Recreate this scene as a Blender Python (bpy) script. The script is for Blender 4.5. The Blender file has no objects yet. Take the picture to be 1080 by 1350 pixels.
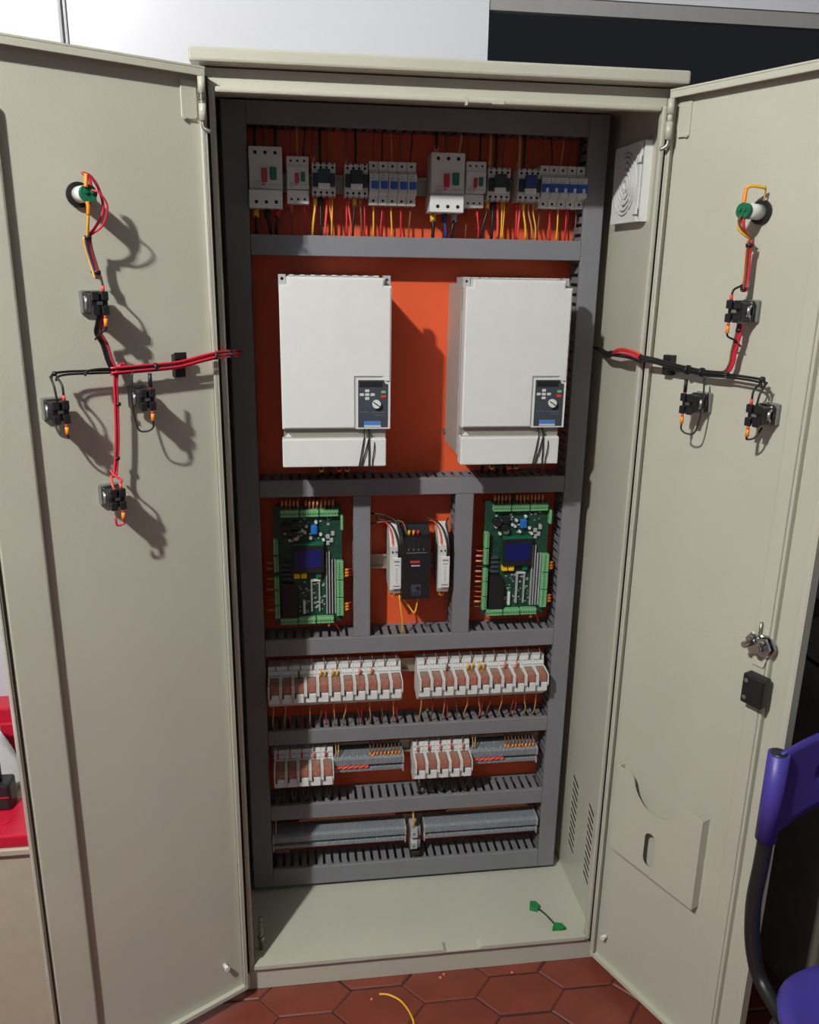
import bpy, bmesh, math, random
from mathutils import Vector, Matrix
random.seed(7)
sc = bpy.context.scene
COL = sc.collection

# ------------------------------------------------------------------ camera
cam_d = bpy.data.cameras.new('camera'); cam = bpy.data.objects.new('camera', cam_d); COL.objects.link(cam)
cam.location = (0.1419, -1.5222, 1.5551)
cam.rotation_euler = (1.2852, -0.0161, -0.1318)
cam_d.sensor_fit = 'VERTICAL'; cam_d.sensor_height = 24.0; cam_d.lens = 24.0 * 1099.94 / 1350.0
cam_d.clip_start = 0.02
sc.camera = cam

# ------------------------------------------------------------------ world, lights, exposure
w = bpy.data.worlds.new('night'); sc.world = w; w.use_nodes = True
w.node_tree.nodes['Background'].inputs[0].default_value = (0.0125, 0.0138, 0.0168, 1)
w.node_tree.nodes['Background'].inputs[1].default_value = 1.0
LAMP = (-0.96, -1.74, 2.88)
ld = bpy.data.lights.new('bulb_light', 'POINT'); ld.energy = 560.0; ld.color = (1.0, 0.985, 0.945); ld.shadow_soft_size = 0.035
lo = bpy.data.objects.new('bulb_light', ld); COL.objects.link(lo); lo.location = LAMP
vs = sc.view_settings
vs.view_transform = 'Standard'; vs.look = 'None'; vs.gamma = 1.0; vs.use_curve_mapping = False
vs.exposure = 0.0

# ------------------------------------------------------------------ materials
MATS = {}
def mat(name, col, rough=0.5, metal=0.0, var=0.06, scale=30.0, bump=0.0, bscale=400.0, alpha=1.0, trans=0.0, coat=0.0, spec=0.5):
    if name in MATS: return MATS[name]
    m = bpy.data.materials.new(name); m.use_nodes = True
    nt = m.node_tree; b = nt.nodes['Principled BSDF']
    b.inputs['Roughness'].default_value = rough; b.inputs['Metallic'].default_value = metal
    b.inputs['Specular IOR Level'].default_value = spec
    b.inputs['Coat Weight'].default_value = coat
    if trans: b.inputs['Transmission Weight'].default_value = trans
    tc = nt.nodes.new('ShaderNodeTexCoord')
    nz = nt.nodes.new('ShaderNodeTexNoise'); nz.inputs['Scale'].default_value = scale; nz.inputs['Detail'].default_value = 4
    nt.links.new(tc.outputs['Object'], nz.inputs['Vector'])
    r = nt.nodes.new('ShaderNodeValToRGB')
    r.color_ramp.elements[0].position = 0.3; r.color_ramp.elements[1].position = 0.7
    r.color_ramp.elements[0].color = tuple(max(0, c * (1 - var)) for c in col) + (1,)
    r.color_ramp.elements[1].color = tuple(min(1, c * (1 + var)) for c in col) + (1,)
    nt.links.new(nz.outputs['Fac'], r.inputs['Fac']); nt.links.new(r.outputs['Color'], b.inputs['Base Color'])
    if bump:
        n2 = nt.nodes.new('ShaderNodeTexNoise'); n2.inputs['Scale'].default_value = bscale; n2.inputs['Detail'].default_value = 2
        nt.links.new(tc.outputs['Object'], n2.inputs['Vector'])
        bp = nt.nodes.new('ShaderNodeBump'); bp.inputs['Strength'].default_value = bump; bp.inputs['Distance'].default_value = 0.001
        nt.links.new(n2.outputs['Fac'], bp.inputs['Height']); nt.links.new(bp.outputs['Normal'], b.inputs['Normal'])
    MATS[name] = m
    return m
def S(r, g, b):                                   # sRGB 0-255 to linear
    f = lambda c: (c / 255 / 12.92) if c / 255 <= 0.04045 else ((c / 255 + 0.055) / 1.055) ** 2.4
    return (f(r), f(g), f(b))
M_PAINT = mat('pebble_grey_paint', S(190, 189, 173), 0.31, var=0.03, scale=6, bump=0.35, bscale=260)
M_PLATE = mat('orange_plate_paint', S(228, 92, 48), 0.5, var=0.04, scale=8)
M_DUCT = mat('grey_duct_plastic', S(122, 123, 127), 0.55, var=0.04, scale=14)
M_WHITE = mat('white_plastic', S(219, 222, 219), 0.45, var=0.02)
M_OFFW = mat('offwhite_plastic', S(205, 206, 202), 0.45, var=0.03)
M_LGREY = mat('light_grey_plastic', S(168, 170, 172), 0.5, var=0.04)
M_CHASSIS = mat('warm_grey_chassis', S(176, 168, 160), 0.5, var=0.04)
M_BAND = mat('grey_recess_plastic', S(140, 136, 126), 0.5, var=0.04)
M_TERM = mat('terminal_grey', S(132, 138, 144), 0.5, var=0.08, scale=120)
M_BLACK = mat('black_plastic', S(30, 30, 32), 0.42, var=0.1)
M_KEYPAD = mat('slate_keypad', S(62, 68, 76), 0.45, var=0.05)
M_DARKG = mat('dark_green_plastic', S(34, 50, 50), 0.5, var=0.1)
M_HOLE = mat('terminal_hole', S(28, 28, 28), 0.8, var=0.1)
M_RED = mat('red_button', S(178, 36, 52), 0.4)
M_GREENB = mat('green_button', S(20, 108, 74), 0.4)
M_BLUE = mat('blue_toggle', S(30, 86, 178), 0.4)
M_STICK = mat('blue_sticker', S(74, 124, 196), 0.5)
M_PCB = mat('pcb_green', S(26, 66, 50), 0.45, var=0.35, scale=90)
M_GTERM = mat('terminal_green', S(112, 176, 122), 0.45, var=0.06)
M_LCD = mat('lcd_blue', S(22, 32, 96), 0.25, var=0.05)
M_YELLOW = mat('yellow_cap', S(246, 200, 28), 0.45)
M_CYAN = mat('blue_capacitor', S(30, 110, 190), 0.4)
M_ALU = mat('bare_aluminium', S(190, 192, 195), 0.35, metal=0.9)
M_RAIL = mat('zinc_rail', S(168, 160, 138), 0.45, metal=0.6)
M_CHROME = mat('chrome', S(205, 205, 205), 0.16, metal=1.0)
M_STEEL = mat('zinc_steel', S(160, 158, 152), 0.4, metal=0.85)
M_WRED = mat('red_wire', S(208, 38, 62), 0.45)
M_WPINK = mat('coral_wire', S(226, 84, 66), 0.45)
M_WBLK = mat('black_wire', S(28, 27, 28), 0.45)
M_WBRN = mat('brown_wire', S(120, 74, 48), 0.5)
M_WTAN = mat('tan_wire', S(196, 150, 92), 0.5)
M_WYEL = mat('yellow_wire', S(238, 182, 52), 0.45)
M_WBLU = mat('blue_wire', S(42, 56, 120), 0.45)
M_FORA = mat('orange_ferrule', S(250, 150, 40), 0.45)
M_FPINK = mat('pink_ferrule', S(232, 130, 112), 0.45)
M_CLEAR = mat('smoky_clear_plastic', S(170, 172, 166), 0.12, var=0.05, trans=0.55)
M_COIL = mat('copper_coil', S(230, 122, 84), 0.35, var=0.25, scale=160)
M_RELAYC = mat('clear_relay_case', S(235, 190, 170), 0.15, var=0.05, trans=0.75)
M_TILE = mat('terracotta_tile', S(122, 60, 47), 0.34, var=0.16, scale=9, bump=0.15, bscale=60)
M_GROUT = mat('dark_grout', S(62, 34, 30), 0.8, var=0.2, scale=40)
M_TFLOOR = mat('terracotta_floor', S(118, 58, 46), 0.4, var=0.2, scale=8)
M_WALL = mat('white_gloss_wall', S(214, 216, 222), 0.30, var=0.015, scale=3, bump=0.10, bscale=70)
M_ROOM = mat('dull_grey_wall', S(112, 117, 128), 0.85, var=0.02, scale=3)
M_CEIL = mat('grey_ceiling', S(120, 121, 124), 0.9, var=0.02, scale=3)
M_DARK = mat('dark_room_paint', S(60, 62, 68), 0.9, var=0.05, scale=3)
M_SOFFIT_SHADE = mat('soffit_shade_grey', S(150, 150, 150), 0.8, var=0.04)
M_PURPLE = mat('purple_plastic', S(72, 60, 150), 0.42, var=0.05, scale=20)
M_BROWN = mat('dark_brown_cloth', S(108, 102, 90), 0.95, var=0.12, scale=30, bump=0.3, bscale=500)
M_CRIM = mat('crimson_plastic', S(196, 24, 54), 0.35)
M_BAG = mat('white_bag', S(224, 226, 228), 0.5, var=0.05, scale=25)
M_BEIGE = mat('beige_panel', S(176, 166, 146), 0.6, var=0.04)
M_GREEN2 = mat('bright_green_connector', S(36, 128, 68), 0.4)
M_PINKM = mat('red_mark', S(214, 60, 60), 0.5)
M_WMARK = mat('white_mark', S(190, 190, 194), 0.5)
M_GMARK = mat('grey_mark', S(120, 124, 128), 0.6)

# ------------------------------------------------------------------ mesh helpers
class MB:
    def __init__(s): s.bm = bmesh.new(); s.smooth = False
    def _new(s, fn):
        n0 = len(s.bm.verts); fn(); s.bm.verts.ensure_lookup_table(); return [s.bm.verts[i] for i in range(n0, len(s.bm.verts))]
    def box(s, x0, x1, y0, y1, z0, z1, bev=0.0, seg=1):
        b = s.bm
        v = [b.verts.new((x, y, z)) for z in (z0, z1) for y in (y0, y1) for x in (x0, x1)]
        fs = [b.faces.new([v[i] for i in q]) for q in ((0,2,3,1),(4,5,7,6),(0,1,5,4),(2,6,7,3),(0,4,6,2),(1,3,7,5))]
        if bev:
            ed = set(e for f in fs for e in f.edges)
            bmesh.ops.bevel(b, geom=list(ed), offset=bev, segments=seg, affect='EDGES', profile=0.5)
        return s
    def cyl(s, c, r, ax, l, n=16, r2=None, smooth=True):
        r2 = r if r2 is None else r2
        c = Vector(c); A = {'x': Vector((1,0,0)), 'y': Vector((0,1,0)), 'z': Vector((0,0,1))}[ax] if isinstance(ax, str) else Vector(ax).normalized()
        u = A.orthogonal().normalized(); v = A.cross(u)
        b = s.bm
        r0 = [b.verts.new(c + (u * math.cos(t) + v * math.sin(t)) * r) for t in [2 * math.pi * i / n for i in range(n)]]
        r1 = [b.verts.new(c + A * l + (u * math.cos(t) + v * math.sin(t)) * r2) for t in [2 * math.pi * i / n for i in range(n)]]
        for i in range(n):
            f = b.faces.new((r0[i], r0[(i+1) % n], r1[(i+1) % n], r1[i])); f.smooth = smooth
        b.faces.new(r0[::-1]); b.faces.new(r1)
        return s
    def tube(s, pts, r, n=7, sub=4):
        P = [Vector(p) for p in pts]
        if sub > 1 and len(P) > 2:
            Q = []
            E = [P[0] * 2 - P[1]] + P + [P[-1] * 2 - P[-2]]
            for i in range(1, len(E) - 2):
                for k in range(sub):
                    t = k / sub; a, b_, c, d = E[i-1], E[i], E[i+1], E[i+2]
                    Q.append(0.5 * ((2*b_) + (c-a)*t + (2*a-5*b_+4*c-d)*t*t + (3*b_-a-3*c+d)*t**3))
            Q.append(P[-1]); P = Q
        b = s.bm; rings = []; u = None
        for i, p in enumerate(P):
            t = (P[min(i+1, len(P)-1)] - P[max(i-1, 0)]).normalized()
            u = t.orthogonal().normalized() if u is None else (u - t * u.dot(t)).normalized()
            v = t.cross(u)
            rings.append([b.verts.new(p + (u * math.cos(a) + v * math.sin(a)) * r) for a in [2 * math.pi * k / n for k in range(n)]])
        for A, B in zip(rings, rings[1:]):
            for k in range(n):
                f = b.faces.new((A[k], A[(k+1) % n], B[(k+1) % n], B[k])); f.smooth = True
        b.faces.new(rings[0][::-1]); b.faces.new(rings[-1])
        return s
    def prism(s, poly, d0, d1, plane='xz', holes=()):
        """flat outline (with holes) in a plane, given thickness along the third axis"""
        def P(p, d): return {'xz': (p[0], d, p[1]), 'yz': (d, p[0], p[1]), 'xy': (p[0], p[1], d)}[plane]
        t = bmesh.new(); es = []
        for loop in [poly] + list(holes):
            vs_ = [t.verts.new(P(p, d0)) for p in loop]
            es += [t.edges.new((vs_[i], vs_[(i+1) % len(vs_)])) for i in range(len(vs_))]
        if holes: bmesh.ops.triangle_fill(t, use_beauty=True, edges=es)
        else: t.faces.new(list(t.verts))
        g = bmesh.ops.extrude_face_region(t, geom=list(t.faces))
        d = Vector(P((0, 0), d1)) - Vector(P((0, 0), d0))
        bmesh.ops.translate(t, verts=[e for e in g['geom'] if isinstance(e, bmesh.types.BMVert)], vec=d)
        bmesh.ops.recalc_face_normals(t, faces=list(t.faces))
        me = bpy.data.meshes.new('tmp'); t.to_mesh(me); t.free(); s.bm.from_mesh(me); bpy.data.meshes.remove(me)
        return s
    def grid(s, fn, nu, nv, skip=None, thick=None):
        b = s.bm; V = {}
        for i in range(nu + 1):
            for j in range(nv + 1): V[i, j] = b.verts.new(fn(i / nu, j / nv))
        for i in range(nu):
            for j in range(nv):
                if skip and skip((i + .5) / nu, (j + .5) / nv): continue
                f = b.faces.new((V[i, j], V[i+1, j], V[i+1, j+1], V[i, j+1])); f.smooth = True
        return s
    def build(s, name, m, parent=None, loc=None, rz=0.0, fix=True):
        if fix: bmesh.ops.recalc_face_normals(s.bm, faces=list(s.bm.faces))
        me = bpy.data.meshes.new(name); s.bm.to_mesh(me); s.bm.free()
        me.materials.append(m)
        o = bpy.data.objects.new(name, me); COL.objects.link(o)
        if parent is not None: o.parent = parent
        if loc is not None: o.location = loc
        o.rotation_euler = (0, 0, rz)
        return o
def tag(o, label=None, cat=None, group=None, kind=None):
    if label: o['label'] = label
    if cat: o['category'] = cat
    if group: o['group'] = group
    if kind: o['kind'] = kind
    return o
def thing(name, label, cat, loc=(0, 0, 0), rz=0.0, group=None):
    o = bpy.data.objects.new(name, None); COL.objects.link(o); o.empty_display_size = 0.05
    o.location = loc; o.rotation_euler = (0, 0, rz)
    return tag(o, label, cat, group)
def copy_tree(o, parent=None):
    c = o.copy(); COL.objects.link(c); c.parent = parent
    for ch in [x for x in o.children]: copy_tree(ch, c)
    return c
def struct(o): o['kind'] = 'structure'; return o
def circ(cx, cz, r, n=20, a0=0, a1=2 * math.pi, close=True):
    k = n if close else n - 1
    return [(cx + r * math.cos(a0 + (a1 - a0) * i / k), cz + r * math.sin(a0 + (a1 - a0) * i / k)) for i in range(n)]
def slot(cx, cz, w, h, n=8):                      # upright rounded slot
    r = w / 2
    return circ(cx, cz + h / 2 - r, r, n, 0, math.pi, False) + circ(cx, cz - h / 2 + r, r, n, math.pi, 2 * math.pi, False)
ORD = ['first', 'second', 'third', 'fourth', 'fifth', 'sixth', 'seventh', 'eighth', 'ninth', 'tenth', 'eleventh']

# ------------------------------------------------------------------ the room
YW = 0.42                                          # face of the back wall
floor = struct(MB().box(-3.2, 2.7, -3.6, 3.2, -0.05, -0.004).build('floor', M_GROUT))
TX, TY, TW, TH, TE = 0.449, -0.029, 0.1585, 0.105, 0.0575
hexa = [(-0.0565, -0.05), (0.0565, -0.05), (0.1005, 0), (0.0565, 0.05), (-0.0565, 0.05), (-0.1005, 0)]
tile_me = None; nt_ = 0
for i in range(-9, 11):
    for j in range(-13, 5):
        x = TX + i * TW; y = TY + j * TH + (TH / 2 if i % 2 else 0)
        if (0.12 < x < 0.68 and y > 0.12) or y > 0.38: continue
        if y < -1.0 and not -0.4 < x < 1.6: continue
        if tile_me is None:
            o = MB().prism(hexa, -0.012, 0.0, 'xy').build('tile', M_TILE, floor); tile_me = o.data
            bm = bmesh.new(); bm.from_mesh(tile_me)
            top = [e for e in bm.edges if all(abs(v.co.z) < 1e-6 for v in e.verts)]
            bmesh.ops.bevel(bm, geom=top, offset=0.003, segments=1, affect='EDGES'); bm.to_mesh(tile_me); bm.free()
        else:
            o = bpy.data.objects.new('tile', tile_me); COL.objects.link(o); o.parent = floor
        o.location = (x + random.uniform(-.001, .001), y + random.uniform(-.001, .001), random.uniform(-0.0012, 0.0))
        o.rotation_euler = (0, 0, random.uniform(-.012, .012)); nt_ += 1
o = MB().box(-3.2, -1.1, -3.6, 3.2, -0.01, -0.001).box(2.1, 2.7, -3.6, 3.2, -0.01, -0.001).box(-1.1, 2.1, -3.6, -1.47, -0.01, -0.001)\
    .box(-1.1, 2.1, 0.4, 3.2, -0.01, -0.001).build('tiled_floor_beyond', M_TFLOOR, floor); o['kind'] = 'stuff'
struct(MB().box(-3.2, 0.56, YW, YW + 0.12, 0, 3.0).box(0.56, 2.7, YW, YW + 0.12, 2.108, 3.0).build('wall_back', M_WALL))
struct(MB().box(0.5602, 2.7, YW + .004, YW + 0.024, 2.078, 2.1079).build('trim_1', M_SOFFIT_SHADE))  # upright strip below the lintel, its grey stands in for the shaded underside
struct(MB().box(-0.3095, -0.3040, YW - 0.010, YW, 0, 3.0).box(-0.2985, -0.2955, YW - 0.006, YW, 0, 3.0).build('trim_2', M_LGREY))
struct(MB().box(-3.3, -3.2, -3.6, YW + .12, 0, 3.0).build('wall_left', M_ROOM))
struct(MB().box(2.7, 2.8, -3.6, YW + .12, 0, 3.0).build('wall_right', M_ROOM))
struct(MB().box(-3.3, 2.8, -3.7, -3.6, 0, 3.0).build('wall_front', M_ROOM))
struct(MB().box(-3.3, 2.8, -3.7, YW + .12, 3.0, 3.1).build('ceiling', M_CEIL))
lampo = thing('ceiling_lamp', 'small round lamp holder on the ceiling', 'lamp', (LAMP[0], LAMP[1], 3.0))
MB().cyl((0, 0, -0.03), 0.055, 'z', 0.03, 20).build('rose', M_WHITE, lampo)
MB().cyl((0, 0, -0.14), 0.02, 'z', 0.11, 16).build('socket', M_WHITE, lampo)

# ------------------------------------------------------------------ cabinet
YP, YD, YQ = 0.299, 0.2249, 0.285                             # mounting plate, duct cover face, rail level
ZT, ZB = 1.8209, 0.0711
cab = thing('electrical_cabinet', 'tall pebble grey steel electrical cabinet with both doors open', 'cabinet')
T = 0.003
MB().box(-T, 0, 0.0, 0.31, 0.0, 1.858).build('side_panel', M_PAINT, cab)
sp = MB()                                           # right side panel with two columns of slanted vent slots
X0, X1 = 0.8, 0.801
vy = ((0.055, 0.090), (0.165, 0.205)); va, vb_, NV, PV = 0.145, 0.375, 11, 0.0187
sp.box(X0, X1, 0.0, 0.31, 0.0, va).box(X0, X1, 0.0, 0.31, vb_, 1.858)
sp.box(X0, X1, 0.0, vy[0][0], va, vb_).box(X0, X1, vy[0][1], vy[1][0], va, vb_).box(X0, X1, vy[1][1], 0.31, va, vb_)
for y0, y1 in vy:
    lo_ = [(va, va)] + [(va + .006 + k * PV + .0105, va + .018 + k * PV + .0105) for k in range(NV)]
    hi_ = [(va + .006 + k * PV, va + .018 + k * PV) for k in range(NV)] + [(vb_, vb_)]
    for (l0, l1), (h0, h1) in zip(lo_, hi_): sp.prism([(y0, l0), (y1, l1), (y1, h1), (y0, h0)], X0, X1, 'yz')
sp.build('side_panel', M_PAINT, cab)
MB().box(0, 0.8, 0.307, 0.31, 0.0, 1.858).build('back_panel', M_PAINT, cab)
MB().box(0, 0.8, 0.0, 0.307, 1.855, 1.858).build('top_panel', M_PAINT, cab)
MB().box(0, 0.8, 0.003, 0.307, 0.060, 0.0635).build('bottom_panel', M_PAINT, cab)
fr = MB()
fr.box(-T, 0.019, -0.002, 0.0, 0.0, 1.858).box(0.781, 0.8 + T, -0.002, 0.0, 0.0, 1.858).box(0.019, 0.781, -0.002, 0.0, ZT + .001, 1.858)
fr.build('front_frame', M_PAINT, cab)
for x0, x1 in ((0.001, 0.0098), (0.7902, 0.799)): MB().box(x0, x1, -0.009, -0.0022, 0.05, 1.845, 0.001).build('gap_shade_strip', M_BLACK, cab)  # black strips painted in for the shaded gap between frame and door
lp = MB()
for x0, x1 in ((0.0105, 0.02), (0.78, 0.7895)): lp.box(x0, x1, -0.013, 0.004, ZB - 0.009, ZT + 0.009, 0.003, 2)
lp.box(0.0205, 0.7795, -0.013, 0.004, ZT, ZT + 0.009, 0.003, 2)
lp.build('gasket_lip', M_PAINT, cab)
MB().box(0.432, 0.436, -0.014, 0.0, ZT - 0.004, ZT + 0.010).build('lip_joint', M_PAINT, cab)
MB().box(0.478, 0.50, -0.0145, 0.0, ZT - 0.001, ZT + 0.006, 0.001).build('lip_joint', M_PAINT, cab)
sl = MB()
a, b_ = 0.452, 0.525
prof = [(0.021, ZB - .009), (0.779, ZB - .009), (0.779, ZB), (b_ + .008, ZB), (b_, ZB - 0.0065), (a, ZB - 0.0065), (a - .008, ZB), (0.021, ZB)]
sl.prism(prof, -0.013, 0.012, 'xz')
sl.build('sill', M_PAINT, cab)
MB().box(0.019, 0.781, -0.002, 0.0, 0.0, ZB - .0095).build('plinth', M_PAINT, cab)
ro = MB()
ro.box(-0.016, 0.816, -0.034, 0.325, 1.8605, 1.882, 0.004, 2)
ro.build('roof_canopy', M_PAINT, cab)
MB().box(0.012, 0.776, YP, YP + 0.002, 0.0745, 1.853).build('mounting_plate', M_PLATE, cab)
MB().box(0.05, 0.07, YP + .002, 0.307, 0.2, 0.24).box(0.72, 0.74, YP + .002, 0.307, 0.2, 0.24).box(0.05, 0.07, YP + .002, 0.307, 1.6, 1.64)\
    .box(0.72, 0.74, YP + .002, 0.307, 1.6, 1.64).build('plate_bracket', M_STEEL, cab)
MB().cyl((0.034, 0.045, 0.0635), 0.005, 'z', 0.075, 10).cyl((0.034, 0.045, 0.09), 0.008, 'z', 0.008, 6, smooth=False).cyl((0.034, 0.045, 0.1385), 0.004, 'z', 0.012, 8)\
    .build('earth_stud', M_STEEL, cab)

# doors -------------------------------------------------------------
AL, AR = 0.5328, 1.1362
HL, HR = Vector((0.0, -0.02, 0)), Vector((0.8, -0.02, 0))
DL = Vector((-math.cos(AL), -math.sin(AL), 0)); DR = Vector((math.cos(AR), -math.sin(AR), 0))
THL = math.atan2(DL.y, DL.x); THR = math.atan2(DR.y, DR.x)
SIDE = {'L': (HL, DL, THL, 1.0), 'R': (HR, DR, THR, -1.0)}
def dpos(k, s, z, h=0.0):                           # point on a door: s from hinge, h off the inner face
    H, D, th, g = SIDE[k]; n = Vector((-D.y, D.x, 0)) * g
    p = H + D * s + n * h; return (p.x, p.y, z)
class DB(MB):                                       # mesh builder in door coordinates (s, h, z)
    def __init__(s, k): super().__init__(); s.g = SIDE[k][3]
    def dbox(s, s0, s1, h0, h1, z0, z1, bev=0, seg=1):
        y0, y1 = sorted((h0 * s.g, h1 * s.g)); return s.box(s0, s1, y0, y1, z0, z1, bev, seg)
def make_door(k, wd):
    H, D, th, g = SIDE[k]; z0, z1 = 0.034, 1.852
    m = DB(k); m.dbox(0.004, wd, -0.002, 0.0, z0, z1)
    d = m.build('door', M_PAINT, cab, H, th); d['label'] = 'open %s door leaf of grey sheet steel' % ('left' if k == 'L' else 'right')
    m = DB(k)
    m.dbox(0.0, wd, 0.0002, 0.018, z1 - 0.0025, z1 + .0005).dbox(0.0, wd, 0.0155, 0.018, z1 - 0.014, z1 - .0027, 0.001)     # top return
    m.dbox(0.0, wd, 0.0002, 0.016, z0, z0 + 0.003).dbox(0.0, wd, 0.0135, 0.016, z0 + .0032, z0 + 0.010, 0.001)
    m.dbox(0.0, 0.003, 0.0002, 0.016, z0 + .0035, z1 - .003).dbox(0.0032, 0.009, 0.0135, 0.016, z0 + .0105, z1 - .015, 0.001)
    m.dbox(wd - 0.002, wd, 0.0002, 0.018, z0 + .0035, z1 - .003)
    if k == 'R': m.dbox(wd - 0.014, wd - 0.0022, 0.0155, 0.018, z0 + .0105, z1 - .0145, 0.001)
    else: m.dbox(wd - 0.006, wd - 0.0022, 0.012, 0.016, z0 + .0105, z1 - .0145, 0.001)
    m.build('door_flange', M_PAINT, d)
    m = DB(k)
    if k == 'L': m.dbox(0.313, 0.3815, 0.0, 0.0125, 0.060, 1.768, 0.004, 2)
    else:
        m.dbox(0.297, 0.323, 0.0, 0.0105, 0.052, 1.80, 0.0015).dbox(0.325, 0.331, 0.0, 0.0115, 0.052, 1.80, 0.001).dbox(0.323, 0.325, 0.0, 0.006, 0.052, 1.80)
    m.build('stiffener', M_PAINT, d)
    m = DB(k)                                       # top hinge
    m.cyl((0.010, g * 0.024, 1.772), 0.006, 'z', 0.028, 12).cyl((0.010, g * 0.024, 1.812), 0.006, 'z', 0.024, 12).cyl((0.010, g * 0.024, 1.800), 0.0045, 'z', 0.012, 10)
    hh = m.build('hinge', M_PAINT, d)
    if k == 'L':
        m = DB(k)
        for i in range(7): m.cyl((0.010, g * 0.024, 1.7975 + i * 0.0023), 0.0064, 'z', 0.0015, 10)
        m.build('spring', M_STEEL, d)
    m = DB(k); m.dbox(0.0092, 0.036, 0.0, 0.003, 1.778, 1.834, 0.001); m.dbox(0.030, 0.034, 0.003, 0.006, 1.775, 1.779).dbox(0.014, 0.036, 0.003, 0.0048, 1.7765, 1.7785)
    m.build('hinge_plate', M_PAINT, d)
    m = DB(k); m.tube([(0.010, g * 0.024, 1.774), (0.010, g * 0.024, 1.764), (0.006, g * 0.027, 1.759), (0.000, g * 0.03, 1.757)], 0.0034, 8); m.build('hinge_pin', M_STEEL, d)
    sx, sz = (0.045, 0.1135) if k == 'L' else (0.0316, 0.1047)
    MB().cyl((sx, 0, sz), 0.0045, (0, g, 0), 0.012, 10).cyl((sx, g * .012, sz), 0.006, (0, g, 0), 0.004, 6, smooth=False).build('stud', M_WHITE, d)
    return d
doorL = make_door('L', 0.392); doorR = make_door('R', 0.385)
# right door: latch, lock case, document pocket
m = DB('R'); g = -1.0
m.cyl((0.320, g * .0115, 0.945), 0.020, (0, g, 0), 0.004, 20).cyl((0.320, g * .0155, 0.945), 0.011, (0, g, 0), 0.014, 6, smooth=False).cyl((0.320, g * .0295, 0.945), 0.0075, (0, g, 0), 0.010, 12)
m.build('latch_nut', M_CHROME, doorR)
m = DB('R'); m.prism([(0.292, 0.936), (0.300, 0.926), (0.316, 0.934), (0.330, 0.93), (0.336, 0.945), (0.326, 0.962), (0.310, 0.958), (0.298, 0.966), (0.288, 0.952)], g * .019, g * .0235, 'xz')
m.cyl((0.296, g * .0235, 0.944), 0.006, (0, g, 0), 0.014, 10).cyl((0.302, g * .0235, 0.958), 0.004, (0, g, 0), 0.012, 10).cyl((0.325, g * .0235, 0.957), 0.0035, (0, g, 0), 0.018, 10)
m.build('latch_cam', M_CHROME, doorR)
MB().tube([(0.308, g * .0145, 0.955), (0.308, g * .0145, 0.985)], 0.003, 8).build('latch_rod', M_STEEL, doorR)
MB().prism([(0.300, 0.905), (0.322, 0.905), (0.330, 0.934), (0.302, 0.930)], g * .0118, g * .014, 'xz').build('strike_plate', M_PAINT, doorR)
o = DB('R').dbox(0.300, 0.341, 0.0118, 0.034, 0.838, 0.893, 0.003, 2).build('lock_case', M_BLACK, doorR)
MB().cyl((0.308, g * .034, 0.882), 0.004, (0, g, 0), 0.0012, 10).cyl((0.308, g * .034, 0.850), 0.004, (0, g, 0), 0.0012, 10).build('screw', M_CHROME, doorR)
s0, s1, z0, z1 = 0.034, 0.252, 0.352, 0.556
arc = circ(0.140, 0.556, 0.060, 22, 0, -math.pi, False)
pk = DB('R')
pk.prism([(s0, z0), (s1, z0), (s1, z1 - .002), (0.212, z1)] + arc[1:-1] + [(0.070, z1), (s0, z1)], g * .0195, g * .021, 'xz', [slot(0.1375, 0.413, 0.030, 0.078)])
pk.dbox(s0, s0 + .0015, 0.0, 0.0193, z0 + .0015, z1 - .002).dbox(s1 - .0015, s1, 0.0, 0.0193, z0 + .0015, z1 - .002).dbox(s0, s1, 0.0, 0.0193, z0, z0 + .0013)
pk.dbox(s1, s1 + .007, 0.0, 0.0012, 0.362, 0.374).dbox(s1, s1 + .007, 0.0, 0.0012, 0.45, 0.462)
pk.build('document_pocket', M_PAINT, doorR)

# ------------------------------------------------------------------ wiring ducts
def duct(label, x0, x1, z0, z1, vertical=False):
    L = (z1 - z0) if vertical else (x1 - x0)
    t = thing('wiring_duct', label, 'cable duct', ((x0 + x1) / 2, YP, z0), 0, 'slotted grey wiring ducts')
    hw = (x1 - x0) / 2; h = z1 - z0; dy = YD - YP
    MB().box(-hw, hw, dy, dy + 0.010, 0, h, 0.0012).build('cover', M_DUCT, t)
    m = MB(); P, G = 0.0200, 0.0070
    e = 0.0018
    if vertical:
        n = int((L - 0.01) / P); o0 = (L - n * P) / 2
        for sx in (-1, 1):
            xa, xb = sorted((sx * (hw - e), sx * (hw - 2 * e)))
            m.box(xa, xb, -0.010, -0.001, 0, h)
            for i in range(n): m.box(xa, xb, dy + 0.0102, -0.0101, o0 + i * P + G / 2, o0 + (i + 1) * P - G / 2)
        m.box(-hw + 2.2 * e, hw - 2.2 * e, -0.003, -0.001, 0, h)
    else:
        n = int((L - 0.01) / P); o0 = -n * P / 2
        for za, zb in ((e, 2 * e), (h - 2 * e, h - e)):
            m.box(-hw, hw, -0.010, -0.001, za, zb)
            for i in range(n): m.box(o0 + i * P + G / 2, o0 + (i + 1) * P - G / 2, dy + 0.0102, -0.0101, za, zb)
        m.box(-hw, hw, -0.003, -0.001, 2.2 * e, h - 2.2 * e)
    o = m.build('slotted_body', M_DUCT, t); o['kind'] = 'stuff'
    return t
XI0, XI1 = 0.0575, 0.7308
ducts = {}
duct('vertical grey slotted cable duct along the left edge of the orange plate', 0.0108, 0.0570, 0.0761, 1.852, True)
duct('vertical grey slotted cable duct along the right edge of the orange plate', 0.7313, 0.7731, 0.0761, 1.852, True)
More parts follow.
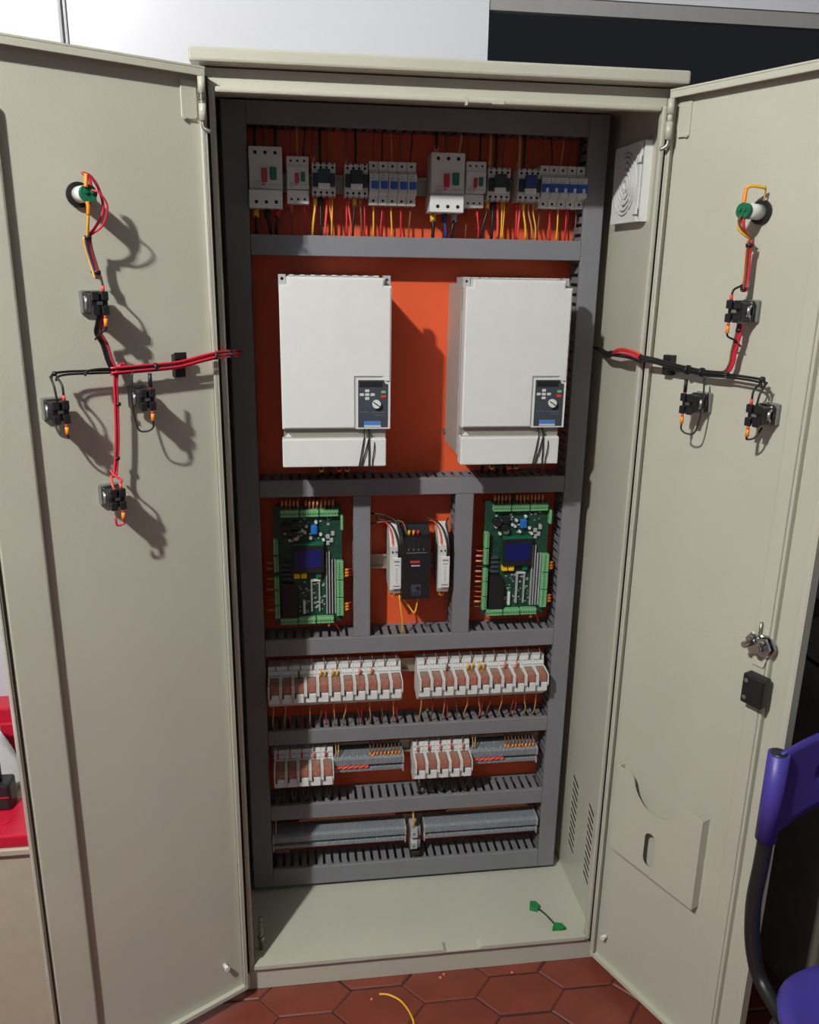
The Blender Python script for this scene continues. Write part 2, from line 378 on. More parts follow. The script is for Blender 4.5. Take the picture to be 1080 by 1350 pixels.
for lab, a, b_ in (('topmost horizontal grey cable duct above the contactors and breakers', 1.8105, 1.852), ('horizontal grey cable duct between breaker row and the two white drives', 1.5731, 1.6124),
                   ('horizontal grey cable duct right below the two white drives', 1.0762, 1.1131), ('horizontal grey cable duct below the two green circuit boards', 0.7013, 0.7419),
                   ('horizontal grey cable duct below the long relay row', 0.4724, 0.5092), ('horizontal grey cable duct below the short relay blocks', 0.2670, 0.3070),
                   ('lowest horizontal grey cable duct just above the cabinet floor', 0.0761, 0.1258)):
    duct(lab, XI0, XI1, a, b_)
duct('short vertical grey duct between left circuit board and black power supply', 0.2581, 0.2961, 0.7424, 1.0757, True)
duct('short vertical grey duct between black power supply and right circuit board', 0.4850, 0.5255, 0.7424, 1.0757, True)

def rail(label, x0, x1, z):
    o = MB().box(x0, x1, -0.0075, 0, z - 0.0125, z - 0.0115).box(x0, x1, -0.0075, -0.0065, z - 0.0175, z - 0.0125).box(x0, x1, -0.0075, -0.0065, z + 0.0125, z + 0.0175)\
        .box(x0, x1, -0.0075, 0, z + 0.0115, z + 0.0125).box(x0, x1, -0.001, 0, z - 0.0115, z + 0.0115).box(x0 + .02, x0 + .035, .0001, YP - YQ, z - .008, z + .008).box(x1 - .035, x1 - .02, .0001, YP - YQ, z - .008, z + .008).build('din_rail', M_RAIL, None, (0, YQ - .0001, 0))
    tag(o, label, 'rail', 'steel mounting rails')
rail('steel mounting rail behind the top row of breakers and contactors', 0.065, 0.728, 1.712)
rail('short steel mounting rail behind the black power supply', 0.300, 0.482, 0.905)
rail('steel mounting rail joining the two long relay blocks', 0.062, 0.728, 0.640)
rail('steel mounting rail behind the short relay blocks', 0.062, 0.728, 0.420)
rail('lowest steel mounting rail carrying the long terminal strips', 0.062, 0.728, 0.205)

# local frame of a plate device: x across, y negative towards the viewer, z up, origin on the rail
YR = YQ - 0.008
def dev(name, label, cat, xc, z, group=None): return thing(name, label, cat, (xc, YR, z), 0, group)
def wire(t, pts, r, m, nm='wire'): return MB().tube(pts, r, 6, 3).build(nm, m, t)
def lead(t, x, z0, z1, y, m, fer=None, r=0.0018, dx=0.0, nm='wire', y1=None):
    """a wire from a terminal at z0 to a duct at z1, with a coloured sleeve at the terminal"""
    s = 1 if z1 > z0 else -1; L = abs(z1 - z0); y1 = y if y1 is None else y1
    wire(t, [(x, y, z0), (x + dx * .1, y - .003, z0 + s * L * .3), (x + dx * .7, (y + y1) / 2 - .004, z0 + s * L * .65), (x + dx, y1, z1)], r, m, nm)
    if fer: MB().cyl((x, y, z0 + s * 0.001), r * 1.75, (0, 0, s), min(0.015, L * .4), 8).build('ferrule', fer, t)

# ------------------------------------------------------------------ row 1: breakers and contactors
ZD = 1.6124                                        # top of the duct below
def motor_breaker(label, xc, z, wdt, h, depth, big, leads_):
    t = dev('motor_circuit_breaker', label, 'breaker', xc, z, 'motor circuit breakers in the top row')
    a = wdt / 2; zs = h * 0.30                     # split between lower terminal cover and body
    MB().box(-a, a, -depth, 0, zs + 0.0008, h, 0.0015).build('body', M_OFFW, t)
    if big: MB().box(-a - .0015, a - .001, -depth - .006, 0, 0, zs, 0.0015).build('terminal_cover', M_WHITE, t)
    else:
        MB().box(-a, a, -depth + .014, 0, 0, zs, 0.001).build('terminal_cover', M_WHITE, t)
        MB().box(-a * .96, a * .99, -depth - .004, -depth + .0001, zs + .004, h * .78, 0.001).build('front_plate', M_OFFW, t)
    yf = -depth - (0 if big else .004)
    bw, bh = wdt * .17, h * (.23 if big else .22)
    MB().box(-a * .25, -a * .25 + bw, yf - .004, yf + .001, h * .42, h * .42 + bh, 0.0015).build('stop_button', M_RED, t)
    MB().box(a * .27, a * .27 + bw * 1.15, yf - .004, yf + .001, h * .46, h * .46 + bh * .92, 0.0015).build('start_button', M_GREENB, t)
    m = MB()
    for i in (-1, 0, 1):
        m.cyl((i * wdt * .3, -depth - .0004 if True else 0, h * .9), wdt * .055, (0, 1, 0), .001, 10)
        m.cyl((i * wdt * .3, (-depth - .0064) if big else (-depth + .0136), h * .10), wdt * .055, (0, 1, 0), .001, 10)
    m.build('screw_hole', M_HOLE, t)
    MB().box(-a * .28, -a * .28 + wdt * .12, yf - .0006, yf, h * .375, h * .40).build('printed_mark', M_PINKM, t)
    m = MB()
    for k in range(4): m.box(-a * .8, -a * .8 + wdt * random.uniform(.2, .3), yf - .0004, yf, h * (.33 + .035 * k), h * (.338 + .035 * k))
    m.box(0.1 * a, a * .85, yf - .0004, yf, h * .385, h * .391).build('printed_text', M_GMARK, t)
    for q in leads_: lead(t, *q)
    return t
dD = 0.062
motor_breaker('larger motor breaker with red and green buttons at far left of top row', 0.0915, 1.660, 0.063, 0.111, dD, True,
    [(-.022, 0, ZD - 1.66, -.03, M_WBLK, M_WYEL, .0035), (0.0, 0, ZD - 1.66, -.03, M_WBLK, M_WBLK, .0035, .006), (.02, 0, ZD - 1.66, -.03, M_WBLK, M_WRED, .0035, -.004),
     (-.02, .111, .15, -.03, M_WBLK, None, .003), (.0, .111, .15, -.03, M_WBRN, None, .003), (.02, .111, .15, -.03, M_WBLK, None, .003)])
motor_breaker('smaller motor breaker beside the far left larger motor breaker', 0.1524, 1.6705, 0.0425, 0.0855, dD - .004, False,
    [(-.014, 0, ZD - 1.6705, -.03, M_WBRN, M_FPINK, .0015), (.012, 0, ZD - 1.6705, -.03, M_WRED, None, .0015, .004), (-.012, .0855, .14, -.03, M_WBRN, None, .0015), (.0, .0855, .14, -.03, M_WTAN, None, .0015), (.012, .0855, .14, -.03, M_WBLK, None, .0018, .004)])
motor_breaker('larger motor breaker with red and green buttons in middle of top row', 0.4460, 1.660, 0.067, 0.111, dD, True,
    [(-.023, 0, ZD - 1.66, -.03, M_WBLK, M_WYEL, .0035), (0.0, 0, ZD - 1.66, -.03, M_WBLU, M_WBLU, .0035, .004), (.02, 0, ZD - 1.66, -.03, M_WBLK, M_LGREY, .0035, -.006),
     (-.02, .111, .15, -.03, M_WBLK, M_FPINK, .003), (.0, .111, .15, -.03, M_WBRN, None, .003), (.026, .111, .15, -.03, M_WTAN, None, .0022, .004)])
motor_breaker('smaller motor breaker beside the middle larger motor breaker', 0.5030, 1.6715, 0.0405, 0.0855, dD - .004, False,
    [(-.012, 0, ZD - 1.6715, -.03, M_WBRN, None, .0015), (.011, 0, ZD - 1.6715, -.03, M_WRED, M_WRED, .0018, .004), (-.012, .0855, .14, -.03, M_WBRN, None, .0015), (.012, .0855, .14, -.03, M_WBLK, None, .0022)])

def contactor(label, xc, z, face, leads_):
    t = dev('contactor', label, 'contactor', xc, z, 'contactors in the top row')
    w2, h, d = 0.0228, 0.0645, 0.066
    # toothed top and bottom edge
    pts = []
    n = 4; st = 2 * w2 / n
    for i in range(n):
        x = -w2 + i * st; pts += [(x, 0.004), (x + st * .2, 0.0), (x + st * .35, 0.005), (x + st * .65, 0.005), (x + st * .8, 0.0)]
    pts += [(w2, 0.004)]
    top = [(x, h - z_) for x, z_ in pts][::-1]
    MB().prism(pts + top, -d + .014, 0, 'xz').build('body', M_OFFW, t)
    MB().box(-w2 + .001, w2 - .001, -d + .006, -d + .0139, h * .30, h * .68, .001).build('side_rib', M_DARKG, t)
    MB().box(-w2 * .52, w2 * .52, -d - .006, -d + .0059, h * .42, h * .78, .0015).build('coil_cover', face, t)
    MB().box(-w2 * .5, w2 * .5, -d - .002, -d + .0139, h * .24, h * .40, .001).build('label_holder', M_WHITE, t)
    m = MB()
    for i in range(n):
        x = -w2 + (i + .5) * st
        m.cyl((x, -d + .0136, h * .85), .0027, (0, 1, 0), .001, 10).cyl((x, -d + .0136, h * .14), .0027, (0, 1, 0), .001, 10)
    m.build('screw_hole', M_HOLE, t)
    for q in leads_: lead(t, *q)
    return t
z = 1.6830; dz = ZD - z
cl = [(-.017, .002, dz, -.03, M_WYEL, M_WYEL, .0025, -.006), (-.006, .002, dz, -.03, M_WBLK, M_WBLK, .003), (.006, .002, dz, -.03, M_WPINK, M_WRED, .0025, -.004), (.017, .002, dz, -.03, M_WYEL, None, .0016, -.002),
      (-.019, .062, .128, -.03, M_WBRN, M_FPINK, .0025), (-.006, .062, .128, -.03, M_WBLK, None, .003), (.008, .062, .128, -.03, M_WBRN, None, .002), (.012, .002, dz, -.028, M_FORA, M_FORA, .0016, .005)]
contactor('contactor with dark cover right of the small left motor breaker', 0.2026, z, M_DARKG, cl)
contactor('contactor with dark cover left of the blue breakers in left half', 0.2658, z, M_BLACK,
    [(-.018, .002, dz, -.03, M_WRED, M_WRED, .002), (-.002, .002, dz, -.03, M_WBLK, M_WYEL, .0025, -.004), (.010, .002, dz, -.03, M_WBRN, M_WTAN, .002, .002), (-.014, .002, dz, -.03, M_WPINK, None, .002, .006), (.018, .002, dz, -.03, M_WRED, None, .0016),
     (-.018, .062, .128, -.03, M_WBRN, M_FPINK, .002), (.0, .062, .128, -.03, M_WBLK, None, .0025)])
contactor('contactor with dark green cover right of the middle motor breakers', 0.5515, z + .001, M_DARKG,
    [(-.017, .002, dz, -.03, M_WBLK, M_WYEL, .0026, -.012), (-.006, .002, dz, -.03, M_WBLK, M_WBLK, .003), (.004, .002, dz, -.03, M_WPINK, M_WRED, .0026, .002), (.013, .002, dz, -.03, M_WYEL, M_WYEL, .0016), (.018, .002, dz, -.03, M_WYEL, None, .0014, -.002),
     (-.016, .062, .128, -.03, M_WTAN, M_WTAN, .0028), (-.004, .062, .128, -.03, M_WBLK, None, .003), (.012, .062, .128, -.03, M_WBRN, None, .002)])
contactor('contactor with navy cover left of the blue breakers in right half', 0.6135, z + .001, M_WBLU,
    [(-.018, .002, dz, -.03, M_WRED, M_WRED, .0022), (-.004, .002, dz, -.03, M_WYEL, M_WYEL, .0022, .008), (.006, .002, dz, -.03, M_WTAN, None, .0016, .012), (.016, .002, dz, -.03, M_WYEL, None, .0016, .010), (-.012, .002, dz, -.03, M_WPINK, None, .002, -.002),
     (-.018, .062, .128, -.03, M_WTAN, M_WTAN, .0028), (-.008, .062, .128, -.03, M_WBLK, None, .0028), (.012, .062, .128, -.03, M_WBRN, None, .002)])
def mini_breaker(label, xc, z, bar, wm, i):
    t = dev('miniature_circuit_breaker', label, 'breaker', xc, z, 'blue miniature breakers in the top row')
    a, h, d = 0.0091, 0.0805, 0.062
    MB().prism([(-.044, 0), (0, 0), (0, h), (-.044, h), (-.044, h * .80), (-d, h * .70), (-d, h * .26), (-.044, h * .20)], -a + .0002, a - .0002, 'yz').build('body', M_OFFW, t)
    if bar: MB().box(-a + .0003, a - .0003, -d - .002, -d + .001, h * .36, h * .56).build('toggle_band', M_BLUE, t); MB().box(-a * .2, a * .35, -d - .008, -d - .0021, h * .36, h * .46, .001).build('toggle', M_WHITE, t)
    else: MB().box(-a * .62, a * .75, -d - .009, -d + .001, h * .36, h * .53, .001).build('toggle', M_BLUE, t); MB().box(-a * .95, -a * .66, -d - .004, -d + .001, h * .36, h * .5).build('toggle_guard', M_WHITE, t)
    MB().cyl((0, -.0444, h * .90), .0026, (0, 1, 0), .001, 10).cyl((0, -.0444, h * .10), .0026, (0, 1, 0), .001, 10).build('screw_hole', M_HOLE, t)
    MB().box(-a * .7, a * .1, -d - .0004, -d, h * .60, h * .612).box(-a * .6, a * .4, -d - .0004, -d, h * .655, h * .665).build('printed_text', M_GMARK, t)
    wm2 = [M_WYEL, M_WRED, M_WYEL, M_WRED, M_WBRN][i] if not bar else [M_WBRN, M_WRED, M_WYEL, M_WRED, M_WBRN][i]
    lead(t, random.uniform(-.002, .002), .001, ZD - z, -.025, wm2, None, .0017, random.uniform(-.004, .004))
    if i in (1, 3): lead(t, .004, .001, ZD - z, -.02, M_WPINK, None, .0015, -.003)
    lead(t, 0, h, .135, -.025, [M_WBRN, M_WBLK, M_WTAN, M_WBRN, M_WBLK][i], None, .0014, random.uniform(-.004, .004))
for i in range(5):
    mini_breaker('%s from left of the five separate blue toggle breakers' % ORD[i], 0.3002 + i * 0.0188, 1.672, False, 0, i)
for i in range(5):
    mini_breaker('%s from left of the five blue banded breakers in top right corner' % ORD[i], 0.6466 + i * 0.0190, 1.6745, True, 0, i)

# ------------------------------------------------------------------ row 2: two variable speed drives
def drive(label, x0, side):
    wd, h, d = 0.2105, 0.3615, 0.206
    t = thing('variable_speed_drive', label, 'drive', (x0 + wd / 2, YP, 1.1730), 0, 'white variable speed drives')
    a = wd / 2; n = 0.014
    zc = 0.0765                                     # bottom of the main cover
    MB().box(-a + .003, a - .006, -d + .030, 0, 0.008, h - .012, 0.002).build('chassis', M_CHASSIS, t)
    kx0, kz1 = a - 0.0665, 0.1765                   # keypad corner
    out = [(-a, zc), (kx0 - .002, zc), (kx0 - .002, kz1), (kx0 + .050, kz1), (kx0 + .052, kz1 - .009), (a, kz1 - .009), (a, h - n), (a - n, h - n), (a - n, h), (-a + n, h), (-a + n, h - n), (-a, h - n)]
    c = MB().prism(out, -d, -d + .0298, 'xz').build('front_cover', M_WHITE, t)
    bm = bmesh.new(); bm.from_mesh(c.data)
    bmesh.ops.bevel(bm, geom=[e for e in bm.edges if all(v.co.y < -d + 1e-5 for v in e.verts)], offset=.0025, segments=2, affect='EDGES'); bm.to_mesh(c.data); bm.free()
    MB().box(-a + .003, a - .008, -d + .014, -d + .0299, 0.055, zc + .004).build('recess_band', M_BAND, t)
    MB().box(-a - .001, a - .008, -d - .001, -d + .0299, 0.0, 0.0565, .0025, 2).build('lower_cover', M_WHITE, t)
    MB().prism([(-a + .004, .058), (-a + .018, .058), (-a + .011, .0655)], -d + .0125, -d + .014, 'xz').build('warning_triangle', M_WHITE, t)
    # keypad
    k = MB().prism([(kx0, zc - .001), (a - .0005, zc - .001), (a - .0005, kz1 - .010), (a - .008, kz1 - .010), (a - .0105, kz1 - .0008), (kx0 - .0012, kz1 - .0008), (kx0 - .0012, zc - .001)], -d + .0012, -d + .0298, 'xz').build('keypad_frame', M_WHITE, t)
    kp = MB().prism([(kx0 + .003, zc + .002), (a - .005, zc + .002), (a - .005, kz1 - .0135), (a - .0105, kz1 - .0125), (a - .0135, kz1 - .0055), (kx0 + .003, kz1 - .0055)], -d + .0005, -d + .0012, 'xz').build('keypad', M_KEYPAD, t)
    y0, y1 = -d - .0012, -d + .0006
    MB().box(kx0 + .006, a - .016, -d - .0002, -d + .0006, kz1 - .019, kz1 - .008, .0002).build('display_window', M_BLACK, kp)
    for bx, bz in ((.006, .140), (.0165, .140), (.027, .140), (.0165, .1475), (.0165, .1325)):
        MB().box(kx0 + bx, kx0 + bx + .0085, y0, y1, bz, bz + .0055, .0008).build('key', M_OFFW, kp)
    MB().box(kx0 + .048, kx0 + .057, y0, y1, .145, .1505, .0008).build('run_key', M_GTERM, kp)
    MB().box(kx0 + .0475, kx0 + .0575, y0, y1, .136, .142, .0008).build('stop_key', M_PINKM, kp)
    kn = MB().cyl((kx0 + .0385, -d + .0006, .125), .0082, (0, -1, 0), .008, 18).build('knob', M_WHITE, kp)
    MB().box(-.008, .008, -.0008, 0.0008, -.0009, .0009).build('knob_pointer', M_BLACK, kp, (kx0 + .0385, -d - .0078, .1250)).rotation_euler = (0, .6, 0)
    MB().box(kx0 + .006, kx0 + .024, -d + .0002, -d + .0006, .1085, .1092).box(kx0 + .028, kx0 + .056, -d + .0002, -d + .0006, .1075, .1082).box(kx0 + .034, kx0 + .054, -d + .0002, -d + .0006, .1025, .1032).build('printed_text', M_GMARK, kp)
    st = MB().box(kx0 + .0145, kx0 + .0475, -d + .0001, -d + .0006, zc + .0025, zc + .0145).build('sticker', M_STICK, kp)
    MB().box(kx0 + .0147, kx0 + .0473, -d - .0002, -d + .0001, zc + .0027, zc + .0062).build('sticker_print', M_OFFW, st)
    # mounting ears, top fan grille, side vents
    for sx in (-1, 1):
        MB().prism([(sx * (a + .001), h - .016), (sx * (a - .013), h - .016), (sx * (a - .013), h + .004), (sx * (a + .001), h + .004)], -d + .03, -d + .05, 'xz', [circ(sx * (a - .006), h - .004, .003, 10)]).build('mounting_ear', M_LGREY, t)
    MB().box(-a + .016, a - .022, -d + .02, -.02, h - .0118, h + .002).build('top_grille', M_LGREY, t)
    m = MB()
    for i in range(9): m.box(-a + .02 + i * .02, -a + .028 + i * .02, -d + .018, -d + .06, h + .002, h + .0036)
    m.build('grille_slat', M_WHITE, t)
    m = MB()
    for i in range(4): m.box(-a + .0022, -a + .0031, -d + .038 + i * .006, -d + .041 + i * .006, h - .06, h - .022)
    m.build('side_vent', M_BAND, t)
    MB().box(-a - .002, -a + .006, -.012, 0, .028, .036).build('foot_bracket', M_STEEL, t)
    MB().box(-a + .0015, -a + .0032, -d + .055, -d + .060, .01, h - .02).build('side_seam', M_LGREY, t)
    # control leads over the lower cover
    kx = kx0 + .016
    wire(t, [(kx, -d + .012, zc - .002), (kx - .001, -d - .001, .060), (kx - .003, -d - .004, .050), (kx - .010, -d - .0045, .010), (kx - .013, -d + .012, -.012), (kx - .013, -.05, -.050)], .0013, M_WBLK, 'control_lead')
    wire(t, [(kx + .008, -d + .012, zc - .002), (kx + .007, -d - .001, .060), (kx + .006, -d - .004, .050), (kx - .004, -d - .0045, .012), (kx - .008, -d + .012, -.012), (kx - .008, -.05, -.050)], .0013, M_WBLK, 'control_lead')
    wire(t, [(kx + .010, -d + .012, zc - .002), (kx + .009, -d - .001, .060), (kx + .008, -d - .004, .050), (kx + .008, -d - .0045, .012), (kx + .008, -d + .012, -.012), (kx + .008, -.05, -.050)], .0013, M_WBLK, 'control_lead')
    wire(t, [(kx + .019, -d + .02, .06), (kx + .019, -d - .003, .046), (kx + .015, -d - .0035, .012), (kx + .014, -d + .012, -.012), (kx + .014, -.05, -.050)], .0011, M_WBLK, 'control_lead')
    for q, (xx, mm) in enumerate(((-.03, M_WYEL), (-.012, M_WBLK), (.006, M_WPINK), (.022, M_WTAN))):
        wire(t, [(xx, -d + .038, .006), (xx, -d + .043, -.016), (xx + .004, -.07, -.030), (xx + .006, -.04, -.056)], .0038, M_WBLK, 'power_lead')
        MB().cyl((xx, -d + .038, .004), .0048, (0, .25, -1), .024, 10).build('cable_sleeve', mm, t)
    return t
drive('left of the two white variable speed drives', 0.1124, 0)
drive('right of the two white variable speed drives', 0.4660, 1)

# ------------------------------------------------------------------ row 3: circuit boards, power supply, modules
def board(label, xc, z, seed):
    rnd = random.Random(seed)
    W, H = 0.150, 0.276
    t = thing('controller_circuit_board', label, 'circuit board', (xc, YQ, z), 0, 'green lift controller boards')
    a = W / 2; yb = -0.036
    MB().box(-a, a, yb, yb + .002, 0, H).build('board', M_PCB, t)
    m = MB()
    for sx in (-1, 1):
        for zz in (.012, H - .012): m.cyl((sx * (a - .008), yb + .002, zz), .004, (0, 1, 0), -yb - .002 + YP - YQ, 6)
    m.build('standoff', M_STEEL, t)
    d = 0.016
    def tb(x0, x1, z0, z1, hollow_x):
        g_ = MB().box(x0 + .0006, x1 - .0006, yb - d, yb, z0 + .0006, z1 - .0006, .0012).build('terminal_block', M_GTERM, t)
        m = MB()
        if hollow_x:
            k = int((x1 - x0) / .0052)
            for i in range(k):
                c = x0 + (i + .5) * (x1 - x0) / k
                m.box(c - .0013, c + .0013, yb - d - .0004, yb - d + .0004, z0 + .006, z0 + .0095)
        else:
            k = int((z1 - z0) / .0052)
            for i in range(k):
                c = z0 + (i + .5) * (z1 - z0) / k
                m.box(x0 + .006, x0 + .0088, yb - d - .0004, yb - d + .0004, c - .0013, c + .0013)
        m.build('terminal_screws', M_PCB, g_)['kind'] = 'stuff'
    for i in range(3): tb(-.060 + i * .043, -.060 + (i + 1) * .043 - .001, H - .022, H - .005, True)
    for i in range(3): tb(-.066 + i * .041, -.066 + (i + 1) * .041 - .001, .001, .017, True)
    for z0, z1 in ((.016, .049), (.050, .086), (.087, .118), (.128, .166), (.168, .206)): tb(-a - .002, -a + .010, z0, z1, False)
    for z0, z1 in ((.018, .062), (.063, .104), (.105, .150)): tb(a - .014, a + .003, z0, z1, False)
    tb(a - .004, a + .003, .222, .256, False)
    # display, buttons
    di = MB().box(-.034, .034, yb - .020, yb - .016, .126, .190, .0008).build('display_module', M_BLACK, t)
    MB().box(-.029, .029, yb - .0212, yb - .02, .139, .180).build('lcd_panel', M_LCD, di)
    MB().box(-.034, .034, yb - .0165, yb, .190, .193).build('display_carrier', M_GREENB, t)
    for x in (-.026, -.0105): MB().box(x - .0065, x + .0065, yb - .013, yb, .111, .123, .001).build('push_button', M_YELLOW, t)
    MB().box(.016, .028, yb - .012, yb, .111, .123, .001).build('enter_button', M_GREENB, t)
    # relay bank, relays, capacitors, chips
    MB().prism([(-.060, .018), (-.026, .018), (-.026, .080), (-.034, .098), (-.060, .102)], yb - .014, yb, 'xz').build('relay_bank', M_BLACK, t)
    for i in range(4): MB().box(-.058, -.040, yb - .008, yb, .106 + i * .011, .1115 + i * .011, .0005).build('driver_chip', M_KEYPAD, t)
    for x, zz, r in ((-.048, .228, .010), (-.028, .235, .009), (-.030, .215, .008)): MB().cyl((x, yb, zz), r, (0, -1, 0), .014, 14).build('capacitor', M_BLACK, t)
    MB().cyl((-.026, yb, .206), .0065, (0, -1, 0), .012, 12).build('capacitor_top', M_ALU, t)
    MB().box(.006, .021, yb - .014, yb, .212, .234, .003).build('film_capacitor', M_CYAN, t)
    for x, zz in ((-.003, .231), (-.006, .217), (.018, .240), (.028, .212), (.006, .204), (.034, .199), (-.012, .221), (-.050, .217), (-.040, .200)):
        MB().cyl((x, yb, zz), .0034, (0, -1, 0), .010, 8).build('led', M_OFFW, t)
    for x, zz in ((.044, .205), (.044, .190), (.055, .212), (.052, .196)): MB().box(x - .004, x + .004, yb - .005, yb, zz - .005, zz + .005, .001).build('chip', M_LGREY, t)
    for x in (.040, .046, .0525, .059): MB().box(x - .0012, x + .0012, yb - .008, yb, .022, .17 - (.02 if x > .05 else 0)).build('pin_header', M_LGREY, t)
    MB().box(.004, .008, yb - .006, yb, .028, .10).build('pin_header', M_LGREY, t); MB().box(.022, .025, yb - .006, yb, .028, .10).build('pin_header', M_LGREY, t)
    MB().box(.004, .026, yb - .006, yb, .1008, .1045).build('pin_header', M_OFFW, t)
    MB().box(-.014, -.0085, yb - .009, yb, .024, .056, .001).build('crystal', M_WHITE, t)
    m = MB()
    for i in range(46):
        x, zz = rnd.uniform(-.022, .036), rnd.uniform(.024, .100); s = rnd.uniform(.001, .003)
        m.box(x - s, x + s, yb - .002, yb, zz - s * .6, zz + s * .6)
    for i in range(30):
        x, zz = rnd.uniform(-.05, .055), rnd.uniform(.196, .25); s = rnd.uniform(.001, .003)
        m.box(x - s, x + s, yb - .003, yb, zz - s * .7, zz + s * .7)
    m.build('small_component', M_LGREY, t)['kind'] = 'stuff'
    # field wiring with sleeves
    for i in range(14):
        x = -.055 + i * .0085
        if i in (5,): continue
        wire(t, [(x, yb - .006, H - .006), (x, yb - .004, H + .006), (x + .002, yb + .006, H + .016), (x + .002, yb + .012, H + .028)], .0015, M_WPINK if i % 3 else M_WBRN)
        MB().cyl((x, yb - .0045, H + .002), .0026, (0.05, .25, 1), .012, 7).build('ferrule', M_FPINK if i % 2 else M_WTAN, t)
    for i in range(12):
        zz = .022 + i * .0125
        wire(t, [(-a - .001, yb - .006, zz), (-a - .012, yb - .004, zz), (-a - .026, yb + .008, zz - .002)], .0014, M_WPINK if i % 4 else M_WBRN)
        if i in (1, 5, 7, 9, 10): MB().cyl((-a - .004, yb - .005, zz), .0026, (-1, .15, 0), .014, 7).build('ferrule', M_WTAN if i % 2 else M_FPINK, t)
    for zz in (.030, .037, .044, .112, .119, .126):
        wire(t, [(a + .002, yb - .006, zz), (a + .012, yb - .004, zz), (a + .024, yb + .008, zz - .003)], .0016, M_WRED)
        MB().cyl((a + .003, yb - .006, zz), .0030, (1, .15, 0), .0115, 7).build('ferrule', M_FORA, t)
    wire(t, [(.050, yb - .006, .002), (.060, yb - .002, -.008), (.070, yb + .01, -.03)], .002, M_WRED)
    MB().cyl((.044, yb - .006, -.010), .003, (0, 0, 1), .010, 7).build('ferrule', M_WTAN, t)
    return t
board('green controller board with blue display beside the left duct', 0.1590, 0.7735, 3)
board('green controller board with blue display right of black power supply', 0.6330, 0.7760, 4)

ps = thing('power_supply', 'black power supply between two slim white modules', 'power supply', (0.3955, YR, 0.838))
MB().prism([(-.079, .004), (-.070, 0), (0, 0), (0, .150), (-.030, .170), (-.044, .168), (-.062, .150), (-.079, .146)], -.0315, .0315, 'yz').build('housing', M_BLACK, ps)
m = MB()
for i in range(4): m.box(-.020 + i * .011, -.0155 + i * .011, -.0798, -.0785, .118, .136)
m.build('terminal_slot', M_HOLE, ps)
MB().box(-.022, .024, -.0796, -.079, .1125, .1138).build('terminal_line', M_GMARK, ps)
for i in range(4): MB().box(-.019 + i * .011, -.0165 + i * .011, -.0802, -.0787, .1185, .1235).build('terminal_screw', M_ALU, ps)
m = MB(); x = -.0135
for wv in (.0035, .003, .0045, .003, .004, .0035): m.box(x, x + wv - .0006, -.0794, -.079, .0895, .0945); x += wv
m.build('red_lettering', M_PINKM, ps)
m = MB(); x = -.0115
for wv in (.004, .003, .0035, .003, .004, .0025): m.box(x, x + wv - .0003, -.0794, -.079, .0815, .0845); x += wv
m.build('white_lettering', M_WMARK, ps)
MB().box(-.011, .011, -.0794, -.079, .0125, .0385).build('dial_plate', M_KEYPAD, ps)
MB().cyl((.004, -.0795, .030), .0045, (0, -1, 0), .002, 12).build('dial', M_BLACK, ps)
for i in range(3): MB().box(-.009 + i * .006, -.0055 + i * .006, -.080, -.079, .014, .022).build('led_window', M_HOLE, ps)
for i, mm in enumerate((M_WYEL, M_FORA, M_WRED)): MB().cyl((-.016 + i * .010, -.066, .150), .0028, (0, -.3, 1), .012, 7).build('ferrule', mm, ps)
wire(ps, [(-.028, -.070, .152), (-.045, -.060, .182), (-.070, -.04, .190), (-.098, -.03, .192)], .0022, M_WBLK)
wire(ps, [(-.020, -.070, .152), (-.030, -.055, .178), (-.060, -.03, .172), (-.098, -.02, .165)], .002, M_WBRN)
wire(ps, [(.008, -.060, .004), (.006, -.062, -.012), (.0, -.064, -.036), (-.012, -.058, -.022), (-.030, -.050, 0.0)], .0019, M_WYEL)
wire(ps, [(-.034, -.050, .006), (-.030, -.055, -.03), (-.026, -.055, -.06), (-.024, -.045, -.098)], .0019, M_WYEL)
wire(ps, [(.016, -.060, .004), (.016, -.062, -.006)], .002, M_WBRN)
def module(label, xc):
    t = dev('interface_module', label, 'module', xc, 0.850, 'slim white interface modules')
    MB().prism([(-.066, .010), (-.060, 0.0), (0, .010), (0, .135), (-.030, .158), (-.066, .112)], -.0125, .0125, 'yz').build('housing', M_OFFW, t)
    MB().box(-.0075, .0125, -.073, -.0661, .014, .088, .0012).build('front_plate', M_WHITE, t)
    m = MB()
    for z0, z1, x0, x1 in ((.078, .081, -.004, .009), (.070, .0715, -.003, .008), (.020, .0225, -.005, .009)): m.box(x0, x1, -.0734, -.073, z0, z1)
    for k in range(7): m.box(.001, .004, -.0734, -.073, .028 + k * .0055, .0295 + k * .0055)
    m.build('printed_text', M_GMARK, t)
    MB().cyl((-.0065, -.0662, .100), .002, (0, -1, 0), .002, 8).cyl((.002, -.0662, .100), .002, (0, -1, 0), .002, 8).build('led', M_HOLE, t)
    wire(t, [(.006, -.071, .089), (.006, -.074, .105), (.004, -.066, .125), (-.004, -.050, .150), (-.016, -.03, .160), (-.04, -.02, .165)], .0019, M_WBLK)
    wire(t, [(.009, -.071, .089), (.009, -.074, .108), (.009, -.062, .135), (.006, -.045, .155), (.014, -.03, .165)], .0017, M_WBLK)
    wire(t, [(-.005, -.060, .112), (-.006, -.062, .120), (-.008, -.048, .140), (-.016, -.03, .156), (-.028, -.02, .158)], .0019, M_WPINK)
    MB().cyl((-.005, -.0625, .106), .0030, (0, -.1, 1), .010, 8).build('ferrule', M_FPINK, t)
    wire(t, [(-.006, -.050, .006), (-.006, -.052, -.008), (.002, -.046, -.014), (.008, -.035, -.002)], .0022, M_WYEL)
    return t
module('slim white module on left side of the black power supply', 0.3505)
